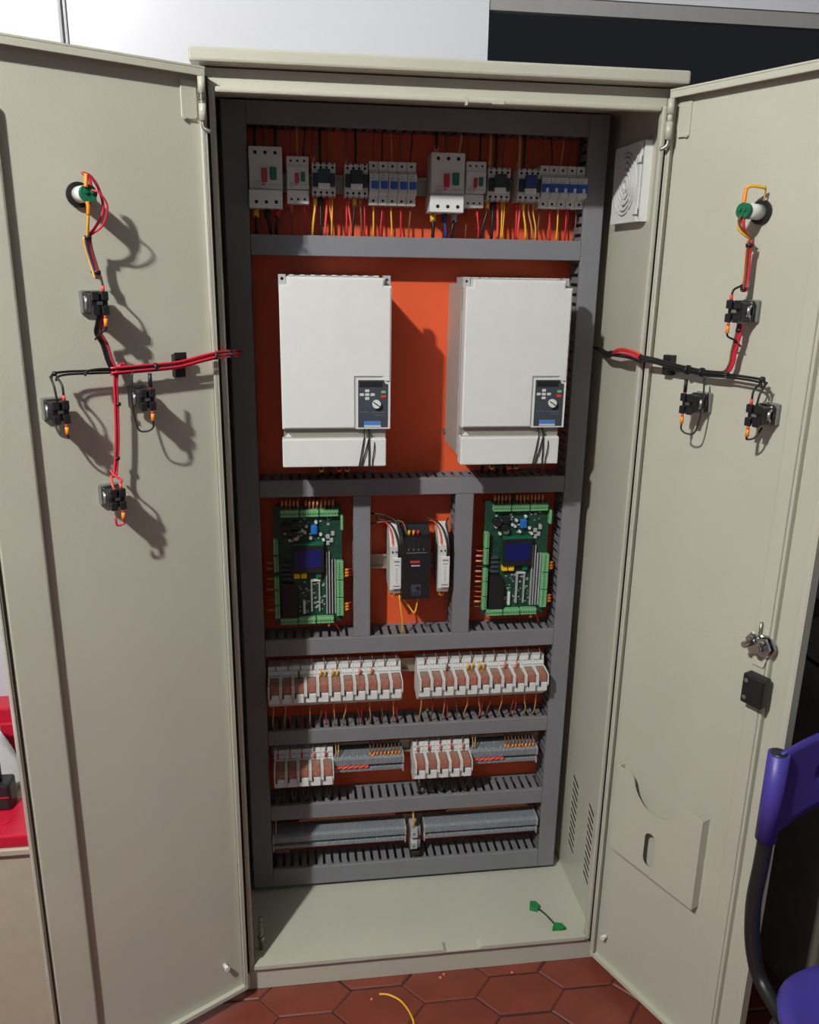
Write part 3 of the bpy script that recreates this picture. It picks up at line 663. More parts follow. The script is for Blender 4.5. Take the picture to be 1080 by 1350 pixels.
module('slim white module on right side of the black power supply', 0.4595)

# ------------------------------------------------------------------ rows 4 and 5: relays and terminal strips
PW = 0.0279
def make_relay():
    t = dev('relay', 'relay', 'relay', 0, 0)
    a = PW / 2 - .0003
    MB().prism([(0, .004), (-.045, 0), (-.080, .026), (-.080, .036), (-.046, .040), (-.046, .060), (-.038, .098), (0, .096)], -a, a, 'yz').build('socket', M_WHITE, t)
    m = MB()
    for k, zz in enumerate((.066, .076, .087)): 
        for i in range(4): m.box(-a + .003 + i * .006, -a + .0068 + i * .006, -.0465 + (zz - .060) * .2, -.0445 + (zz - .060) * .2, zz, zz + .0016)
    m.build('terminal_hole', M_GMARK, t)
    MB().box(-a + .0042, a - .0030, -.088, -.044, .0525, .073, .001).build('relay_case', M_RELAYC, t)
    c = MB().cyl((.001, -.0775, .0535), .0085, 'z', .013, 12).build('coil', M_COIL, t)
    MB().box(-a + .006, a - .005, -.070, -.047, .0535, .071).build('armature', M_WTAN, t)
    for s_ in (-1, 1): MB().prism([(-.046, .038), (-.082, .037), (-.090, .046), (-.088, .072), (-.050, .076), (-.046, .070)], s_ * a if s_ < 0 else a - .0022, (s_ * a + .0036) if s_ < 0 else a, 'yz').build('retaining_clip', M_WHITE, t)
    MB().box(-a + .004, a - .003, -.0895, -.079, .030, .0515, .001).build('lower_lip', M_WHITE, t)
    MB().box(-a + .0045, -a + .0075, -.0915, -.0880, .043, .054).build('lever', M_BLACK, t)
    return t
proto = make_relay()
n_rel = 0
def relay_row(x0, z, n, labf, wires=True, below=0.5092):
    global n_rel
    for i in range(n):
        t = proto if n_rel == 0 else copy_tree(proto)
        n_rel += 1
        t.location = (x0 + (i + .5) * PW, YR, z)
        t['label'] = labf(i); t['group'] = 'white plug-in relays'
    return
RZ4, RZ5 = 0.5715, 0.3530
relay_row(0.0620, RZ4, 11, lambda i: '%s relay from left in left long relay block' % ORD[i])
relay_row(0.4075, RZ4, 11, lambda i: '%s relay from left in right long relay block' % ORD[i])
relay_row(0.0690, RZ5, 5, lambda i: '%s relay from left in left short relay block' % ORD[i])
relay_row(0.4010, RZ5, 5, lambda i: '%s relay from left in right short relay block' % ORD[i])
relays = [o for o in COL.objects if o.get('category') == 'relay']
for k, t in enumerate(relays):
    z = t.location.z
    if z > .5:
        mm = [M_WTAN, M_WTAN, M_WBRN, M_WTAN, M_WBRN][k % 5]
        j = random.uniform(-.006, .006)
        wire(t, [(-.004, -.052, .008), (-.004, -.054, -.012), (-.004 + j, -.05, -.035), (-.004 + j, -.035, -.064)], .0015, mm)
        if k % 3 == 1: wire(t, [(.005, -.045, .006), (.005, -.047, -.02), (.006, -.04, -.045), (.006, -.03, -.064)], .0014, M_WRED)
        i = k % 11
        if i in (2, 4, 5, 7, 8): 
            for q in ((-.006, .004) if i in (4, 5) else (0,)):
                MB().cyl((q, -.050, .074), .0024, (0, -.1, 1), .017, 7).build('ferrule', M_WYEL if (i in (4, 5)) else (M_WBRN if i == 2 else M_FPINK), t)
        wire(t, [(.004, -.042, .090), (.004, -.044, .104), (.002, -.036, .116), (.002, -.02, .130)], .0013, M_WBRN)
    else:
        wire(t, [(-.003, -.052, .006), (-.003, -.056, -.008), (.002, -.05, -.03), (.002, -.03, -.048)], .0026, M_WBLK)
        wire(t, [(.007, -.052, .006), (.007, -.054, -.010), (.004, -.05, -.03), (.004, -.03, -.048)], .0026, M_WBLK)
        MB().cyl((-.004, -.048, .080), .0022, (0, -.1, 1), .015, 7).build('ferrule', M_FPINK if k % 2 else M_WRED, t)
        wire(t, [(-.004, -.042, .094), (-.004, -.044, .104), (-.006, -.03, .119)], .0013, M_WBRN)

def terminal_strip(label, x0, x1, z, jumper, zh=0.045, pitch=0.0052, ferr=False):
    t = thing('terminal_strip', label, 'terminal strip', ((x0 + x1) / 2, YR, z), 0, 'grey terminal strips')
    a = (x1 - x0) / 2; n = int((x1 - x0) / pitch); p = (x1 - x0) / n
    m = MB()
    for i in range(n):
        xa = -a + i * p + .00025; xb = xa + p - .0005
        q = 0.0008 if i % 2 else 0
        m.prism([(0, .0), (-.045, .0 + .002), (-.050 + q, .005), (-.050 + q, .0125), (-.040, .0155), (-.040, .0215), (-.053 + q, .0245), (-.054 + q, .040), (-.046, .044), (0, .044)], xa, xb, 'yz')
    m.build('terminal_row', M_TERM, t)['kind'] = 'stuff'
    for sx in (-1, 1): MB().prism([(0, -.001), (-.051, -.001), (-.051, .0135), (-.042, .016), (-.042, .021), (-.055, .0238), (-.056, .041), (-.047, .0455), (0, .0455)], sx * (a + .001) - .0012, sx * (a + .001) + .0012, 'yz').build('end_plate', M_LGREY, t)
    if jumper:
        L = 2 * a * jumper
        for ph in (0, math.pi):
            wire(t, [(-a + L * k / 12, -.050 - .002 * math.cos(k * 1.6 + ph), .0185 + .0030 * math.sin(k * 1.6 + ph)) for k in range(13)], .0026, M_WPINK, 'jumper_wire')
    if ferr:
        for i in range(9):
            x = -a + L * 1.05 + i * (2 * a - L * 1.05) / 9
            MB().cyl((x, -.046, .043), .0024, (random.uniform(-.2, .2), -.1, 1), .010, 7).build('ferrule', M_FORA, t)
            wire(t, [(x, -.047, .052), (x, -.04, .062), (x + .002, -.02, .075)], .0012, M_WBRN)
        for i in range(5):
            x = -a + .02 + i * .018
            MB().cyl((x, -.046, .042), .0022, (0, -.1, 1), .005, 7).build('terminal_screw', M_LGREY, t)
        wire(t, [(-a + .004, -.045, .042), (-a + .005, -.043, .06), (-a + .004, -.03, .084)], .0014, M_WTAN)
        wire(t, [(-a + .010, -.045, .042), (-a + .011, -.043, .06), (-a + .012, -.03, .084)], .0014, M_WTAN)
    return t
terminal_strip('grey terminal strip with red jumper right of left short relay block', 0.2105, 0.3760, 0.3835, .5, ferr=True)
terminal_strip('grey terminal strip with red jumper right of right short relay block', 0.5440, 0.7080, 0.3835, .5, ferr=True)
tl = terminal_strip('long grey terminal strip at bottom left above the lowest duct', 0.0620, 0.3845, 0.1790, 0)
tr = terminal_strip('long grey terminal strip at bottom right above the lowest duct', 0.4345, 0.7205, 0.1790, 0)
for t, L in ((tl, .30), (tr, .27)):
    for k, (mm, zz) in enumerate(((M_WTAN, .064), (M_WBRN, .060), (M_WPINK, .068), (M_WBRN, .072))):
        wire(t, [(-L / 2 + .05 + .01 * k, -.02, zz - .004), (-L / 4, -.022, zz), (0, -.024, zz + .001), (L / 4, -.022, zz), (L / 2 - .01, -.02, zz - .002)], .003, mm, 'cable')
MB().box(-.16, -.125, -.03, -.006, -.022, -.012).build('label_tag', M_WBRN, tl)
wire(tl, [(-.155, -.046, .043), (-.155, -.045, .060), (-.154, -.03, .086)], .0016, M_WTAN)
eb = thing('earth_terminal', 'bulky grey terminal block between the two long terminal strips', 'terminal block', (0.4105, YR, 0.152))
MB().prism([(0, 0), (-.046, 0), (-.060, .012), (-.060, .028), (-.050, .034), (-.050, .042), (-.062, .046), (-.060, .066), (0, .070)], -.012, .004, 'yz').build('body', M_LGREY, eb)
MB().prism([(0, .006), (-.048, .006), (-.052, .030), (-.044, .036), (-.052, .046), (-.050, .068), (0, .068)], .0045, .0125, 'yz').build('end_clamp', M_TERM, eb)
MB().cyl((-.005, -.0605, .020), .0035, (0, -1, 0), .0015, 10).cyl((-.005, -.061, .056), .0035, (0, -1, 0), .0015, 10).build('clamp_screw', M_STEEL, eb)
wire(eb, [(-.005, -.050, .066), (-.005, -.048, .085), (-.004, -.03, .113)], .003, M_WTAN)
wire(eb, [(.006, -.045, .066), (.006, -.043, .085), (.006, -.03, .113)], .0032, M_WBLK)
MB().box(-.010, .012, -.055, -.02, -.012, 0, .001).build('lower_terminal', M_BLACK, eb)

# ------------------------------------------------------------------ fan filter on the right wall
fn = thing('filter_fan', 'white square fan filter with round slotted grille on right inner wall', 'fan', (0.7999, 0.134, 1.6445))
hs = 0.0705; fz = 0.141
def annulus(m, cy, cz, ra, rb, x0, x1, n=40, a0=0.0, a1=2 * math.pi, sq=None):
    """flat ring (or arc) in the wall plane; sq gives a square outer edge instead of rb"""
    full = abs(a1 - a0 - 2 * math.pi) < 1e-6; k = n if full else n + 1; V = []
    for i in range(k):
        t_ = a0 + (a1 - a0) * i / n; c, s_ = math.cos(t_), math.sin(t_)
        q = rb if sq is None else min(sq[0] / max(abs(c), 1e-6), sq[1] / max(abs(s_), 1e-6))
        V.append([m.bm.verts.new((x, cy + r * c, cz + r * s_)) for r in (ra, q) for x in (x0, x1)])
    for i in range(k if full else k - 1):
        A, B = V[i], V[(i + 1) % k]
        for p, q in ((0, 1), (1, 3), (3, 2), (2, 0)): m.bm.faces.new((A[p], A[q], B[q], B[p]))
    if not full: m.bm.faces.new((V[0][0], V[0][1], V[0][3], V[0][2])); m.bm.faces.new((V[-1][0], V[-1][1], V[-1][3], V[-1][2]))
    return m
m = annulus(MB(), .008, fz / 2, .0585, 0, -.018, -.015, 48, sq=(hs, fz / 2))
for v in m.bm.verts: v.co.y = min(max(v.co.y, -hs), hs)
m.build('grille_frame', M_WHITE, fn)
for k, (ra, rb) in enumerate(((.008, .0155), (.0205, .0265), (.0315, .0375), (.0425, .0475), (.0520, .0560))):
    annulus(MB(), .008, fz / 2, ra, rb, -.0195, -.015, 36).build('grille_ring', M_WHITE, fn)
for k in range(6):
    a_ = k * math.pi / 3 + .3; sp_ = []
    for i in range(7):
        r = .010 + i * .0082; t_ = a_ + i * .14
        sp_.append((-.0165, .008 + r * math.cos(t_), fz / 2 + r * math.sin(t_)))
    MB().tube(sp_, .0022, 6, 3).build('grille_spoke', M_WHITE, fn)
MB().box(-.0149, 0, -hs, -hs + .003, 0, fz).box(-.0149, 0, hs - .003, hs, 0, fz).box(-.0149, 0, -hs + .003, hs - .003, 0, .003).box(-.0149, 0, -hs + .003, hs - .003, fz - .003, fz).build('housing', M_WHITE, fn)
MB().box(-.0149, -.012, -hs + .0035, hs - .0035, .0035, fz - .0035).build('filter_mat', M_LGREY, fn)
for zz in (.012, .103): MB().box(-.022, -.018, -hs + .002, -hs + .020, zz, zz + .014, .001).build('clip', M_WHITE, fn)

# ------------------------------------------------------------------ switches and lamps on the doors
def switch(k, s, z, label, rot=0.0, loops=()):
    H, D, th, g = SIDE[k]
    t = thing('control_switch', label, 'switch', dpos(k, s, z), th, 'control switches on the door backs')
    B = lambda: MB()
    def bx(m, s0, s1, h0, h1, z0, z1, bev=0.0):
        y0, y1 = sorted((g * h0, g * h1)); return m.box(s0, s1, y0, y1, z0, z1, bev)
    bx(MB(), -.016, .016, .0, .0085, -.018, .018, .002).build('clear_collar', M_CLEAR, t)
    MB().cyl((0, g * .0085, 0), .0125, (0, g, 0), .010, 16).build('thread', M_STEEL, t)
    bx(MB(), -.0148, .0148, .0145, .020, -.0165, .0165, .0015).build('mounting_plate', M_BLACK, t)
    m = MB()
    for sx in (-1, 1):
        for sz in (-1, 1): m.cyl((sx * .0115, g * .020, sz * .013), .0028, (0, g, 0), .003, 8)
    m.build('fixing_screw', M_CHROME, t)
    b1 = bx(MB(), -.0135, .0135, .0201, .046, -.0145, .0145, .002); b1.build('contact_block', M_BLACK, t)
    bx(bx(MB(), -.0125, -.002, .0462, .053, -.0175, -.004, .001), .002, .0125, .0462, .053, -.0175, -.004, .001).build('rear_terminal', M_BLACK, t)
    bx(bx(MB(), -.0125, -.002, .0462, .053, .004, .0175, .001), .002, .0125, .0462, .053, .004, .0175, .001).build('rear_terminal', M_BLACK, t)
    bx(bx(MB(), -.0045, .0045, .0461, .0475, -.0025, .0025), .0136, .0146, .026, .034, -.008, .008).build('metal_tab', M_CHROME, t)
    MB().tube([(.014, g * .024, .009), (.0150, g * .030, .004), (.0150, g * .030, -.004), (.014, g * .024, -.009)], .0022, 7).build('spring_clip', M_ALU, t)
    MB().cyl((-.006, g * .0495, .0170), .0026, (0, 0, 1), .009, 8).build('ferrule', M_WPINK, t)
    MB().cyl((-.006, g * .0495, -.0170), .0024, (0, 0, -1), .006, 8).build('ferrule', M_WPINK, t)
    MB().cyl((-.006, g * .0495, -.0228), .0030, (0, 0, -1), .012, 8).build('wire_marker', M_FORA, t)
    for pts, mm, r in loops: MB().tube([(p[0], g * p[1], p[2]) for p in pts], r, 7, 5).build('wire', mm, t)
    return t
lp1 = [([(-.006, .0495, -.030), (-.006, .047, -.040), (.0, .036, -.046), (.004, .024, -.056)], M_WBLK, .0016), ([(-.006, .0495, .026), (-.006, .045, .034), (-.004, .030, .040), (.0, .022, .046)], M_WBLK, .0018)]
lp2 = [([(-.006, .0495, .026), (-.006, .047, .040), (-.003, .035, .052)], M_WBLK, .0018), ([(.004, .0495, .017), (.005, .045, .038), (.006, .033, .053)], M_WBLK, .0018), ([(-.006, .0495, -.034), (-.007, .047, -.040), (.002, .040, -.036), (.006, .03, -.020)], M_WBLK, .0018)]
lp3 = [([(-.006, .0495, -.034), (-.006, .048, -.046), (.004, .044, -.052), (.016, .038, -.046), (.020, .032, .0), (.014, .028, .046)], M_WBLK, .0016), ([(-.006, .0495, .020), (-.006, .0495, .042)], M_WBLK, .0032)]
lp4 = [([(-.006, .0495, .026), (-.010, .044, .030), (-.004, .030, .036), (0, .022, .044)], M_WRED, .0019), ([(.005, .0495, .017), (.006, .045, .026), (.002, .030, .036)], M_WPINK, .0019), ([(-.006, .0495, -.034), (-.007, .048, -.042), (.004, .046, -.044), (.006, .048, -.030)], M_WRED, .0018)]
switch('L', 0.205, 1.4948, 'upper contact block switch on left door below the white indicator', loops=lp1)
switch('L', 0.278, 1.3342, 'contact block switch on left door at far left end of black wires', loops=lp2)
s3 = switch('L', 0.1419, 1.3425, 'contact block switch on left door nearest the hinge with hanging wire loop', loops=lp3)
switch('L', 0.2031, 1.1851, 'lowest contact block switch on left door with red wires', loops=lp4)
switch('R', 0.2018, 1.4950, 'upper contact block switch on right door below the white indicator', loops=lp1)
switch('R', 0.1306, 1.3353, 'contact block switch on right door nearest the cabinet', loops=lp3)
switch('R', 0.2632, 1.3352, 'contact block switch on right door at far end of black wires', loops=lp2)
def indicator(k, s, z, label, wires):
    H, D, th, g = SIDE[k]
    t = thing('indicator_lamp', label, 'indicator', dpos(k, s, z), th, 'indicator lamps on the door backs')
    MB().cyl((0, 0, 0), .0185, (0, g, 0), .006, 24).build('locknut', M_BLACK, t)
    MB().cyl((0, g * .0062, 0), .0120, (0, g, 0), .034, 24).build('barrel', M_WHITE, t)
    MB().cyl((0, g * .0404, 0), .0122, (0, g, 0), .009, 24).cyl((.0045, g * .0492, .002), .003, (0, g, 0), .003, 10).cyl((-.0045, g * .0492, .002), .003, (0, g, 0), .003, 10).build('green_cap', M_GREENB, t)
    for pts, mm, r, nm in wires: MB().tube([(p[0], g * p[1], p[2]) for p in pts], r, 7, 5).build(nm, mm, t)
    return t
indicator('L', 0.2077, 1.6514, 'white and green indicator lamp body at top of left door',
    [([(-.004, .050, .010), (-.002, .050, .020), (.006, .046, .027), (-.006, .044, .024), (-.018, .042, .006), (-.022, .040, -.022), (-.010, .036, -.046), (.002, .028, -.060)], M_WRED, .0022, 'red_wire'),
     ([(-.004, .051, .004), (-.014, .056, .000), (-.024, .054, -.018), (-.018, .044, -.044), (.0, .030, -.060)], M_WRED, .0016, 'red_wire'),
     ([(.004, .051, .008), (.003, .051, .018), (.002, .050, .026)], M_FORA, .0030, 'wire_marker'),
     ([(.004, .051, -.012), (.003, .051, -.020), (.003, .048, -.030)], M_FORA, .0030, 'wire_marker'),
     ([(.003, .048, -.030), (.003, .042, -.044), (.001, .030, -.062)], M_WYEL, .0022, 'yellow_wire')])
indicator('R', 0.1967, 1.6477, 'white and green indicator lamp body at top of right door',
    [([(-.003, .044, .012), (-.003, .044, .022), (-.003, .043, .034)], M_FORA, .0032, 'wire_marker'),
     ([(-.003, .043, .034), (.001, .036, .037), (.008, .024, .036), (.012, .016, .035)], M_WYEL, .0026, 'yellow_wire'),
     ([(.012, .016, .035), (.010, .012, .026), (.008, .010, .016)], M_WTAN, .0014, 'thin_wire'),
     ([(.002, .050, -.006), (.0, .056, -.014), (.002, .052, -.024), (.006, .040, -.034), (.008, .028, -.040)], M_WBRN, .0016, 'thin_wire'),
     ([(-.002, .049, -.012), (-.003, .048, -.026), (.002, .042, -.034), (.006, .030, -.040)], M_WYEL, .0026, 'yellow_wire'),
     ([(.002, .047, -.012), (.003, .044, -.026), (.006, .030, -.040)], M_WRED, .0026, 'red_wire')])

# ------------------------------------------------------------------ door wiring looms
def loom(k, label, strands, ties, blocks):
    H, D, th, g = SIDE[k]
    t = thing('wiring_loom', label, 'cable loom', (H.x, H.y, 0), th, 'door wiring looms')
    for pts, mm, r in strands: MB().tube([(p[0], g * p[1], p[2]) for p in pts], r, 7, 5).build('wire', mm, t)
    for s, h, z, ax, r in ties: MB().cyl((s - (.0025 if ax == 'x' else 0), g * h, z - (.0025 if ax == 'z' else 0)), r, ax, .005, 10).build('cable_tie', M_BLACK, t)
    for s0, s1, h0, h1, z0, z1 in blocks:
        y0, y1 = sorted((g * h0, g * h1)); MB().box(s0, s1, y0, y1, z0, z1, .001).build('tie_base', M_BLACK, t)
    return t
h = .022
def off(pts, ds, dh, dz): return [(p[0] + ds, p[1] + dh, p[2] + dz) for p in pts]
v1 = [(0.2085, .030, 1.590), (0.206, .026, 1.575), (0.200, .024, 1.550), (0.196, .028, 1.530)]
vb = [(0.197, .040, 1.480), (0.199, .032, 1.462), (0.199, .024, 1.448), (0.190, .022, 1.430), (0.184, .022, 1.404), (0.176, .022, 1.392), (0.150, .022, 1.391), (0.110, .022, 1.391)]
hb = [(0.190, .022, 1.3885), (0.140, .022, 1.390), (0.080, .022, 1.392), (0.040, .026, 1.400), (0.010, .030, 1.406)]
vd = [(0.166, .022, 1.400), (0.179, .022, 1.380), (0.182, .022, 1.330), (0.186, .022, 1.270), (0.192, .022, 1.228), (0.196, .028, 1.218)]
hc = [(0.283, .034, 1.385), (0.279, .030, 1.390), (0.262, .024, 1.392), (0.220, .022, 1.391), (0.180, .022, 1.390), (0.120, .022, 1.390)]
vh = [(0.148, .026, 1.385), (0.150, .022, 1.391), (0.135, .022, 1.392)]
SL = []
for i, (pts, mm, r) in enumerate(((v1, M_WRED, .0020), (off(v1, .003, .001, 0), M_WBLU, .0020), (off(v1, .006, 0, 0), M_WYEL, .0018), (off(v1, -.003, 0, 0), M_WBRN, .0020),
        (vb, M_WRED, .0021), (off(vb, .005, .001, 0), M_WBLK, .0022), (off(vb, .009, 0, 0), M_WBLK, .0021),
        (hb, M_WRED, .0020), (off(hb, 0, .003, .005), M_WRED, .0020), (off(hb, 0, .002, -.005), M_WRED, .0018), (off(hb, 0, -.003, .001), M_WBLK, .0020), (off(hb, 0, .006, -.002), M_WRED, .0018),
        (vd, M_WRED, .0021), (off(vd, .0045, .001, 0), M_WRED, .0021), (hc, M_WBLK, .0020), (off(hc, -.006, .002, -.004), M_WBLK, .0018), (off(hc, -.05, .002, .001), M_WBLK, .0020), (vh, M_WBLK, .0018))):
    SL.append((pts, mm, r))
ll = loom('L', 'red and black wiring loom crossing the left door back into the cabinet', SL,
     [(0.2085, .030, 1.590, 'z', .0055), (0.198, .025, 1.540, 'z', .006), (0.181, .022, 1.335, 'z', .0045), (0.190, .022, 1.247, 'z', .0045), (0.116, .0235, 1.391, 'x', .007), (0.276, .028, 1.3905, 'x', .004), (0.012, .031, 1.405, 'x', .007)],
     [(0.060, 0.078, 0.0, 0.016, 1.370, 1.408), (.058, .080, .016, .019, 1.400, 1.412)])
# right door
v1 = [(0.2030, .030, 1.604), (0.200, .026, 1.585), (0.200, .024, 1.550), (0.200, .026, 1.525)]
vm = [(0.205, .030, 1.475), (0.203, .030, 1.455), (0.196, .026, 1.430), (0.193, .024, 1.410), (0.180, .022, 1.394), (0.140, .022, 1.390), (0.08, .022, 1.392)]
hb = [(0.190, .022, 1.390), (0.140, .022, 1.388), (0.080, .023, 1.392), (0.040, .028, 1.398), (0.006, .036, 1.402)]
hc = [(0.268, .036, 1.384), (0.262, .032, 1.390), (0.240, .024, 1.391), (0.190, .022, 1.391), (0.140, .022, 1.390), (0.06, .022, 1.391)]
SR = []
for pts, mm, r in ((v1, M_WRED, .0022), (off(v1, .004, .001, 0), M_WRED, .0022), (off(v1, -.003, .002, 0), M_FORA, .0014), (off(v1, .001, .004, 0), M_WBRN, .0022),
        (vm, M_WRED, .0022), (off(vm, .004, .001, 0), M_WRED, .0020), (off(vm, -.003, .002, 0), M_WBRN, .0022),
        (hb, M_WBLK, .0024), (off(hb, 0, .003, .004), M_WBLK, .0024), (off(hb, 0, .004, -.003), M_WBLK, .0022), (off(hb, 0, .006, .001), M_WBLK, .0022), (hc, M_WBLK, .0022), (off(hc, -.003, .003, -.004), M_WBLK, .0020)):
    SR.append((pts, mm, r))
rl = loom('R', 'red and black wiring loom crossing the right door back into the cabinet', SR,
     [(0.2025, .029, 1.597, 'z', .0062), (0.200, .026, 1.530, 'z', .0062), (0.204, .030, 1.465, 'z', .0062), (0.105, .0245, 1.390, 'x', .0085), (0.135, .0240, 1.389, 'x', .0080), (0.258, .030, 1.391, 'x', .005)],
     [(0.040, 0.058, 0.0, 0.016, 1.374, 1.410)])
# from right door hinge into the cabinet (world points turned into the loom's frame)
def to_loom(k, p):
    H, D, th, g = SIDE[k]; v = Vector(p) - Vector((H.x, H.y, 0)); n = Vector((-D.y, D.x, 0))
    return (v.dot(D), v.dot(n), v.z)
PL = Vector(dpos('L', 0.010, 1.406, .030))
for j, (mm, dzz, dxx) in enumerate(((M_WRED, .005, 0), (M_WRED, .000, .003), (M_WRED, -.005, 0), (M_WBLK, .001, -.003))):
    MB().tube([to_loom('L', p) for p in (PL + Vector((0, 0, dzz)), Vector((.0235 + dxx * .3, -.022, 1.405 + dzz)), Vector((.0265 + dxx, .004, 1.403 + dzz)), Vector((.029 + dxx, .05, 1.40 + dzz)), Vector((.030 + dxx, .14, 1.39 + dzz)), Vector((.030 + dxx, .221, 1.385)))], .0020, 7, 5).build('wire', mm, ll)
MB().cyl(to_loom('L', (.0265, .002, 1.398)), .0068, 'z', .012, 10).build('cable_tie', M_BLACK, ll)
P0 = Vector(dpos('R', 0.006, 1.402, .036))
for j, (mm, dzz, dyy) in enumerate(((M_WRED, .005, 0), (M_WRED, .000, -.003), (M_WBLK, -.006, 0), (M_WPINK, .009, .002), (M_WBLK, -.002, .004))):
    pts = [P0 + Vector((0, dyy, dzz - .003)), Vector((0.768, 0.005 + dyy, 1.402 + dzz)), Vector((0.766, .05 + dyy, 1.401 + dzz)), Vector((0.770, .10, 1.395 + dzz * .5))]
    MB().tube([to_loom('R', p) for p in pts], .0021, 7, 5).build('wire', mm, rl)
    MB().tube([to_loom('R', p) for p in ((.770, .10, 1.395 + dzz * .5), (.776, .15, 1.388 + dzz * .6), (.782, .20, 1.392 + dzz * .4), (.784, .25, 1.394))], .0026, 7, 5).build('wire', M_WBLK, rl)

# ------------------------------------------------------------------ things on the floor
gc = thing('green_connector', 'pair of green connectors joined by a short twisted wire on cabinet floor', 'connector', (0.705, 0.06, 0.0636), 0)
MB().prism([(-.032, .030), (-.014, .022), (-.006, .032), (-.012, .046), (-.026, .048)], 0.0, 0.012, 'xy').build('connector_body', M_GREEN2, gc)
MB().prism([(.004, -.040), (.020, -.050), (.034, -.044), (.030, -.030), (.012, -.026)], 0.0, 0.012, 'xy').build('connector_body', M_GREEN2, gc)
MB().tube([(-.010, .026, .006), (-.004, .010, .010), (.006, -.008, .008), (.014, -.028, .007)], .002, 7).tube([(-.012, .024, .008), (.000, .010, .006), (.002, -.008, .012), (.012, -.026, .008)], .0017, 7).build('twisted_wire', M_DARKG, gc)
o = MB().tube([(0.294, -.0514, .003), (.315, -.056, .0032), (0.340, -.076, .0032), (0.356, -.11, .0032), (.360, -.14, .003), (.352, -.18, .003)], .0022, 8, 6).build('wire_offcut', M_WYEL)
tag(o, 'yellow wire offcut lying on the terracotta floor in front of cabinet', 'wire')
for k, (x, y) in enumerate(((0.4366, -.0205), (0.446, -.013), (0.6032, -.0268), (0.2763, -.0614))):
    o = MB().prism([(-.003, -.002), (.002, -.003), (.0035, .001), (-.001, .003)], 0, .002, 'xy').build('wire_scrap', M_FPINK, None, (x, y, 0.0002), k * 1.1)
    tag(o, ['tiny pink scrap on floor near the sill notch', 'second tiny pink scrap touching the plinth near sill notch', 'tiny pale scrap on floor near right end of plinth', 'tiny pale scrap beside the yellow wire offcut'][k], 'scrap', 'wire scraps on the floor')

# ------------------------------------------------------------------ purple chair at the right
ch = thing('plastic_chair', 'purple plastic chair on black tube frame at right edge', 'chair', (1.066, -0.70, 0.0))
def seat_fn(u, v):
    th = u * 2 * math.pi; e = 0.62; c, s_ = math.cos(th), math.sin(th)
    return (math.copysign(abs(c) ** e, c), math.copysign(abs(s_) ** e, s_))
m = MB(); N = 40; rings = []
for (k, zz) in ((0.0, .449), (.55, .446), (.88, .450), (.97, .454), (1.0, .445), (.985, .428), (.9, .422), (0.0, .424)):
    rings.append([m.bm.verts.new((seat_fn(i / N, 0)[0] * .213 * max(k, .001), seat_fn(i / N, 0)[1] * .205 * max(k, .001), zz)) for i in range(N)])
for A, B in zip(rings, rings[1:]):
    for i in range(N): f = m.bm.faces.new((A[i], A[(i+1) % N], B[(i+1) % N], B[i])); f.smooth = True
m.build('seat', M_PURPLE, ch)
def back_fn(u, v, o=0.0):
    x = -.19 + .38 * u; y = 0.232 + .055 * math.sin(math.pi * u) + o
    return (x, y, .683 + .156 * v + .012 * math.sin(math.pi * u) * v + .030 * (1 - v) * math.sin(math.pi * u))
sk = lambda u, v: .24 < u < .76 and .42 < v < .62
m = MB(); m.grid(lambda u, v: back_fn(u, v), 36, 12, sk); bp = m.build('backrest', M_PURPLE, ch)
md = bp.modifiers.new('thickness', 'SOLIDIFY'); md.thickness = 0.006
for sx in (-1, 1):
    MB().cyl((sx * .19, .234, .679), .0165, 'z', .157, 18).build('back_sleeve', M_PURPLE, ch)
    MB().tube([(sx * .19, .234, .838), (sx * .19, .234, .65), (sx * .194, .232, .55), (sx * .186, .222, .46), (sx * .174, .190, .412), (sx * .172, .05, .408), (sx * .172, -.13, .408)], .0125, 10, 5).build('back_tube', M_BLACK, ch)
    MB().tube([(sx * .178, .14, .408), (sx * .190, .20, .2), (sx * .200, .235, .002)], .0115, 10, 4).build('leg', M_BLACK, ch)
    MB().tube([(sx * .178, -.12, .408), (sx * .190, -.16, .2), (sx * .200, -.185, .002)], .0115, 10, 4).build('leg', M_BLACK, ch)
MB().tube([(-.172, .05, .408), (.172, .05, .408)], .010, 8, 1).build('cross_bar', M_BLACK, ch)

# dark covered bulk behind the chair
dk = thing('covered_furniture', 'dark brown cloth-covered furniture behind the purple chair', 'furniture', (1.62, -0.02, 0))
def cov(u, v):
    a = u * 2 * math.pi; e = .45; c, s_ = math.cos(a), math.sin(a); k = 1 + .02 * math.sin(a * 9) * (1 - v)
    return (math.copysign(abs(c) ** e, c) * .42 * k, math.copysign(abs(s_) ** e, s_) * .24 * k, .002 + .74 * v + .008 * math.sin(a * 4) * v)
m = MB(); m.grid(cov, 64, 10)
for k in (.9, .6, .3, .02):
    m.grid(lambda u, v, k=k: tuple(a_ * (1 if q == 2 else ((k + (.3 if k < .9 else .1)) if v < .5 else k)) for q, a_ in enumerate(cov(u, 1.0)[:2] + (cov(u, 1.0)[2] + (.9 - k) * .03 + (0 if v < .5 else .0),))), 64, 1)
bmesh.ops.remove_doubles(m.bm, verts=list(m.bm.verts), dist=.0005)
m.build('cloth_cover', M_BROWN, dk)

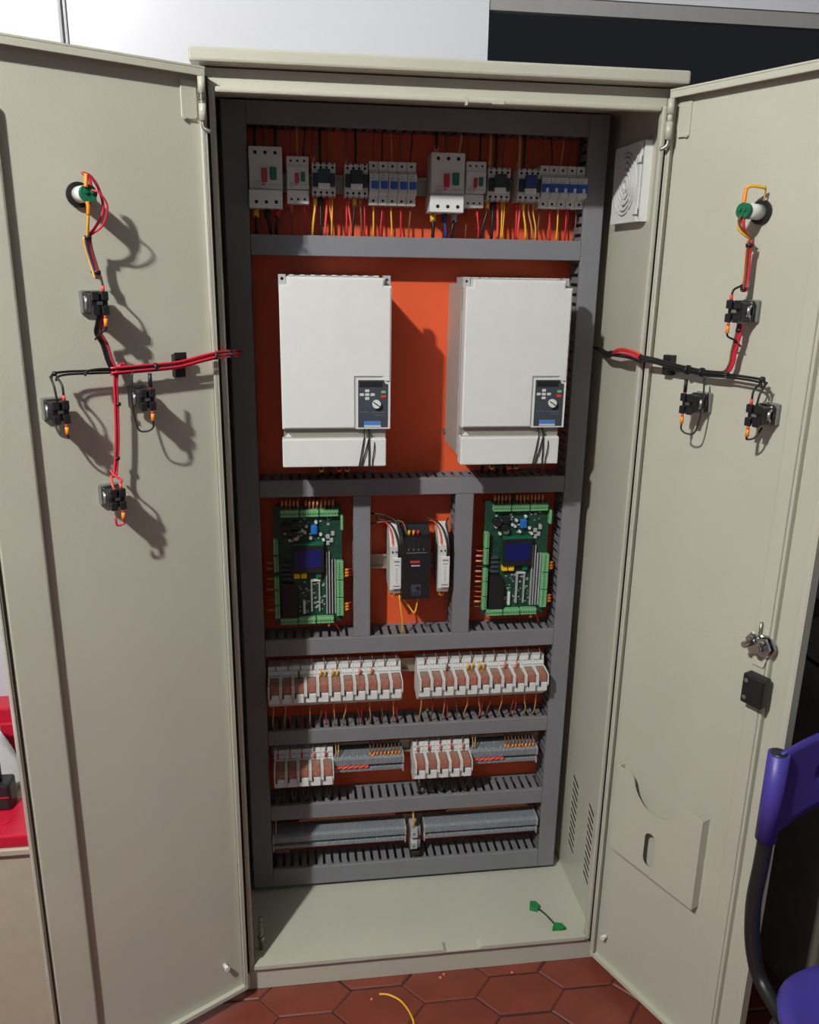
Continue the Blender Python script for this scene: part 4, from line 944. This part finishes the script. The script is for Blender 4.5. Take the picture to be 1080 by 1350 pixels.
# ------------------------------------------------------------------ low table with things at the left edge
tb_ = thing('low_cabinet', 'low beige cabinet behind the left door', 'cabinet', (-0.80, 0.11, 0))
MB().box(-.42, .42, -.16, .19, 0, .438, .003).build('body', M_BEIGE, tb_)
MB().box(-.43, .43, -.172, .19, .4385, .455, .003).build('top_board', M_BEIGE, tb_)
ty = thing('red_tray', 'flat crimson plastic case on the low beige cabinet', 'case', (-0.62, 0.02, 0.4552))
MB().box(-.25, .25, -.078, .05, 0, .028, .004, 2).build('lid', M_CRIM, ty)
MB().cyl((.165, -.03, .028), .012, 'z', .0015, 20).build('moulded_ring', M_CRIM, ty)
bk = thing('black_tool', 'black moulded tool standing on the crimson case', 'tool', (-0.55, 0.045, 0.4834))
MB().box(-.14, .10, -.022, .022, .0, .060, .006, 2).build('body', M_BLACK, bk)
MB().cyl((.06, -.005, .060), .022, 'z', .035, 18).build('cap', M_BLACK, bk)
MB().box(.02, .098, -.0228, -.022, .030, .0325).build('red_stripe', M_CRIM, bk)
bg = thing('white_bag', 'crumpled white plastic bag behind the black tool', 'bag', (-0.62, 0.155, 0.4552))
rb = random.Random(5)
def bagf(u, v):
    a = u * 2 * math.pi; r = (.16 - .04 * v) * (1 + .07 * math.sin(a * 5 + v * 4) + .04 * math.sin(a * 11 + v * 9))
    return (r * math.cos(a), r * .36 * math.sin(a), .002 + .135 * v)
m = MB(); m.grid(bagf, 48, 10); bmesh.ops.remove_doubles(m.bm, verts=list(m.bm.verts), dist=.0001)
bmesh.ops.holes_fill(m.bm, edges=[e for e in m.bm.edges if e.is_boundary]); m.build('bag_body', M_BAG, bg)
rd = thing('red_box', 'red packet standing behind the white bag', 'packet', (-0.60, 0.262, 0.4552))
MB().box(-.13, .13, -.03, .03, 0, .148, .006, 2).build('packet_body', M_CRIM, rd)
MB().box(-.13, .132, -.032, .032, .105, .110).build('packet_seam', M_PINKM, rd)

for o in COL.objects:                                # tiny repeated holes, prints and posts too small to pick apart
    if o.type == 'MESH' and o.name.split('.')[0] in ('screw_hole', 'terminal_hole', 'terminal_slot', 'printed_text', 'standoff', 'side_vent', 'grille_slat', 'red_lettering', 'white_lettering', 'fixing_screw', 'screw'): o['kind'] = 'stuff'
